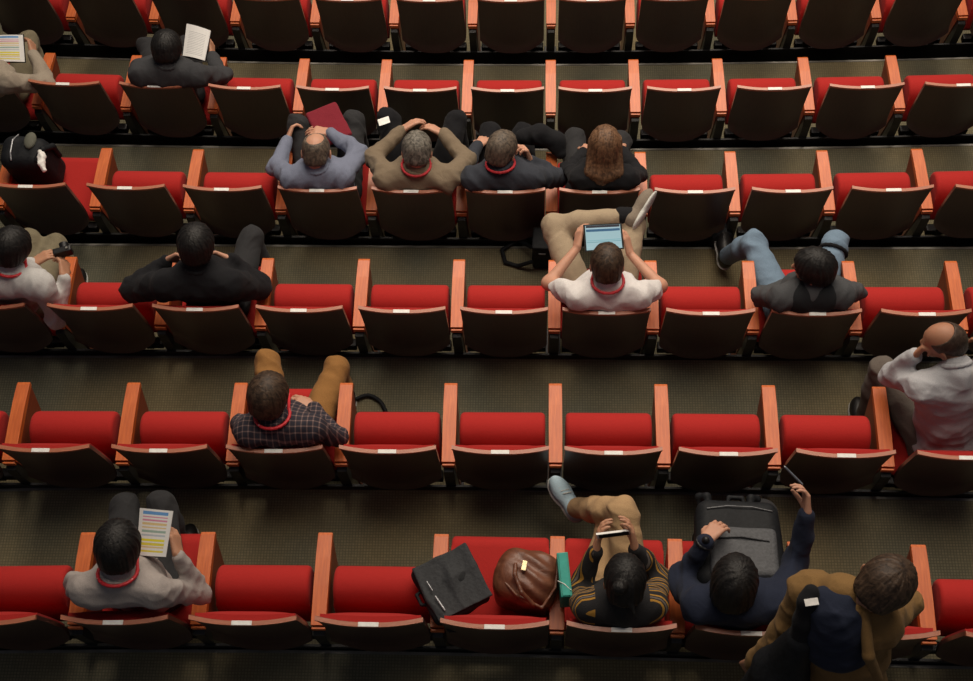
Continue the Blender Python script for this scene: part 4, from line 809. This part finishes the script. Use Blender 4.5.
# teal ring binder
t = bag('ring_binder', T['teal'], 'teal binder standing between the leather bag and the striped-sweater person', 'binder')
bm = bmesh.new(); add_box(bm,0,0,0,0.050,0.20,0.19,0.004,Matrix.Rotation(0.10,3,'Z')); bm_obj('cover', bm, M['teal'], t)
bm = bmesh.new(); add_box(bm,0.0,0.0,0.004,0.034,0.19,0.192,0.001,Matrix.Rotation(0.10,3,'Z')); bm_obj('pages', bm, m_plain('teal_sheet',(0.02,0.32,0.26),0.6), t)
bpart('elastic_band', t, lambda f: f.chain([(-0.03,-0.03,0.099),(0.0,-0.045,0.101),(0.028,-0.07,0.098)],[0.0025]*3,0.001), M['plate'], 0.12, 0.003)
# backpack on the seat, fourth row up
R_ = rot(-4,8); t = bag('rucksack', T['pack3'], 'black rucksack sitting on the open seat at the left edge, fourth row up', 'backpack')
bpart('main_compartment', t, lambda f: (rbox(f,(0,-0.01,0),R_,(0.145,0.11,0.20),0.07), rbox(f,(0.0,0.06,-0.03),R_,(0.115,0.07,0.13),0.05)), M['nylon'], 0.32, 0.007, wrinkle(0.010,[np.array((0,0,0.2))],21,22))
bpart('zip', t, lambda f: f.chain([(-0.055,0.09,0.165),(-0.06,0.02,0.213),(-0.058,-0.07,0.213),(-0.055,-0.11,0.19)],[0.005]*4,0.003), M['zip'], 0.26, 0.004)
bpart('shoulder_strap', t, lambda f: f.chain([(0.09,-0.10,0.17),(0.13,-0.04,0.20),(0.155,0.03,0.13),(0.15,0.05,0.0)],[0.018]*4,0.01), M['nylon'], 0.26, 0.006)
bpart('side_pocket', t, lambda f: f.ell((0.045,0.02,0.205),(0.038,0.060,0.022),None,0.02), m_plain('olive_mesh_pocket',(0.10,0.10,0.075),0.8), 0.26, 0.006)
c = T['white3']; f_ = Field(c-0.14,c+0.14,0.005); f_.chain([c+np.array(p) for p in ((-0.015,0.06,0.0),(0.005,0.02,0.012),(0.012,-0.03,0.01),(0.03,-0.07,-0.005))],[0.018,0.024,0.022,0.016],0.012)
top_thing('crumpled_tissue', f_, M['plate'], c, 'crumpled white cloth tucked on top of the black rucksack', 'cloth', wrinkle(0.008,[c],8,60))
# bag and strap on the floor of the third row up
c = T['floorbag']; t = bag('shoulder_bag', c+np.array((0,0,0.0)), 'small black shoulder bag on the floor beside the left leg of tablet man')
bpart('bag_body', t, lambda f: rbox(f,(0,0.02,0.13),rot(-3),(0.060,0.075,0.128),0.025), M['nylon'], 0.30, 0.006, wrinkle(0.006,[np.array((0,0,0.25))],31))
bpart('flap', t, lambda f: rbox(f,(0,0.02,0.255),rot(-3),(0.060,0.075,0.010),0.009), M['nylon'], 0.30, 0.006)
bpart('brand_label', t, lambda f: rbox(f,(0.0,-0.055,0.20),rot(-3),(0.022,0.004,0.006),0.002), M['zip'], 0.25, 0.003)
pts = [T['strap%d'%i]-c for i in range(6)]
bpart('carry_strap', t, lambda f: f.chain(pts,[0.013]*6,0.006), M['nylon'], 0.50, 0.006)
pts = Q('loop'); c = sum(pts)/4; f_ = Field(np.min(pts,0)-0.06,np.max(pts,0)+0.06,0.005)
P4 = []
for i in range(13):
    s = i/12*3; k = min(2,int(s)); g = s-k; p0,p1,p2,p3 = pts[max(0,k-1)],pts[k],pts[k+1],pts[min(3,k+2)]
    P4.append(0.5*((2*p1)+(p2-p0)*g+(2*p0-5*p1+4*p2-p3)*g*g+(3*p1-p0-3*p2+p3)*g**3))
f_.chain(P4,[0.011]*13,0.004); top_thing('bag_strap', f_, M['nylon'], c, 'curved black strap on the floor right of the man in checked shirt', 'strap')
c = T['jacket5']; f_ = Field(c-0.25,c+0.25,0.007)
f_.chain([c+np.array(p) for p in ((-0.10,0.04,0.0),(0.0,0.03,0.03),(0.09,0.0,0.01),(0.12,-0.06,-0.03))],[0.055,0.06,0.055,0.04],0.04)
top_thing('folded_jacket', f_, K['black'], c, 'bundled black jacket on the lap of the man in charcoal shirt', 'jacket', wrinkle(0.014,[c],41,26))
c = T['dark10']; t = bag('dark_floor_stand_in', c, 'added dark bag standing in for dark floor by the left foot of man in jeans')  # made-up bag shape in place of dark floor beside the shoe
bpart('bag_body', t, lambda f: (rbox(f,(0,0.05,0.075),rot(10),(0.075,0.10,0.073),0.045)), M['nylon'], 0.24, 0.007, wrinkle(0.008,[np.array((0,0,0.12))],51))
bpart('handle', t, lambda f: f.chain([(-0.03,0.0,0.14),(-0.02,0.02,0.19),(0.02,0.08,0.19),(0.02,0.11,0.14)],[0.008]*4,0.004), M['nylon'], 0.24, 0.005)
# bag slung on the shoulder of the leaning person
a,b,c = T['bag16a'],T['bag16b'],T['bag16c']; t = bag('sling_backpack', b, 'black backpack slung on one shoulder of the person in tan jacket', 'backpack')
bpart('main_compartment', t, lambda f: (f.chain([b-b,(c-b),(c-b)*1.9+np.array((0,0,-0.05))],[0.060,0.105,0.115],0.05)), M['nylon'], 0.55, 0.008, wrinkle(0.012,[c-b],61,22))
bpart('shoulder_strap', t, lambda f: f.chain([(a-b)+np.array((0.01,0.03,0.02)),(a-b),(a-b)*0.5+np.array((0,0,0.01)),b-b],[0.030,0.036,0.040,0.045],0.02), K['black'], 0.40, 0.007)
bpart('strap_edge', t, lambda f: f.chain([(c-b)*0.2+np.array((0.055,0,0.06)),(c-b)*1.0+np.array((0.07,0,0.09)),(c-b)*1.7+np.array((0.07,-0.02,0.09))],[0.014]*3,0.006), M['greynylon'], 0.5, 0.006)
p = T['tag16']-b; bm = bmesh.new(); add_box(bm,0,0,0,0.050,0.026,0.004,0.001); o = bm_obj('white_tag', bm, M['plate'], t, loc=tuple(p)); o.rotation_euler=(0.1,0,0.15); o['label']='white woven tag'
# ---------------------------------------------------------------- light and camera
def area(name, loc, target, size, power, col, spread=PI):
    l = bpy.data.lights.new(name,'AREA'); l.shape='RECTANGLE'; l.size=size[0]; l.size_y=size[1]; l.energy=power; l.color=col; l.spread=spread
    o = bpy.data.objects.new(name,l); C.objects.link(o); o.location=loc
    d = Vector(target)-Vector(loc); o.rotation_euler = d.to_track_quat('-Z','Y').to_euler(); return o
area('house_lights', (0.6,3.2,8.4), (0.45,2.4,-0.4), (6.5,3.6), 130, (1.0,0.87,0.72), math.radians(95))
area('front_of_house_lights', (0.5,8.2,6.6), (0.45,2.2,-0.4), (7.5,3.6), 330, (1.0,0.87,0.72), math.radians(110))
area('rear_fill', (0.3,-5.5,7.5), (0.3,2.0,0), (5,1.6), 10, (1.0,0.90,0.80))  # added dim fill from behind the camera to lift the seat backs
w = bpy.data.worlds.new('w'); bpy.context.scene.world = w; w.use_nodes = True
w.node_tree.nodes['Background'].inputs[0].default_value = (0.75,0.80,1.0,1)
w.node_tree.nodes['Background'].inputs[1].default_value = 0.06
cd = bpy.data.cameras.new('camera'); cam = bpy.data.objects.new('camera', cd); C.objects.link(cam)
Fv,Rv,Uv,Pv = ((-0.03903, 0.42843, -0.90273), (0.99923, 0.02093, -0.03327), (-0.00464, 0.90333, 0.42891), (-0.08969, -1.75649, 6.4461))
Fv,Rv,Uv = Vector(Fv),Vector(Rv),Vector(Uv)
cam.matrix_world = Matrix(((Rv.x,Uv.x,-Fv.x,Pv[0]),(Rv.y,Uv.y,-Fv.y,Pv[1]),(Rv.z,Uv.z,-Fv.z,Pv[2]),(0,0,0,1)))
cd.sensor_width = 36; cd.lens = 1300/973*36; cd.clip_end = 100
sc = bpy.context.scene; sc.camera = cam
sc.view_settings.view_transform = 'Standard'; sc.view_settings.look = 'None'; sc.view_settings.gamma = 1
sc.view_settings.exposure = 0.0; sc.view_settings.use_curve_mapping = False
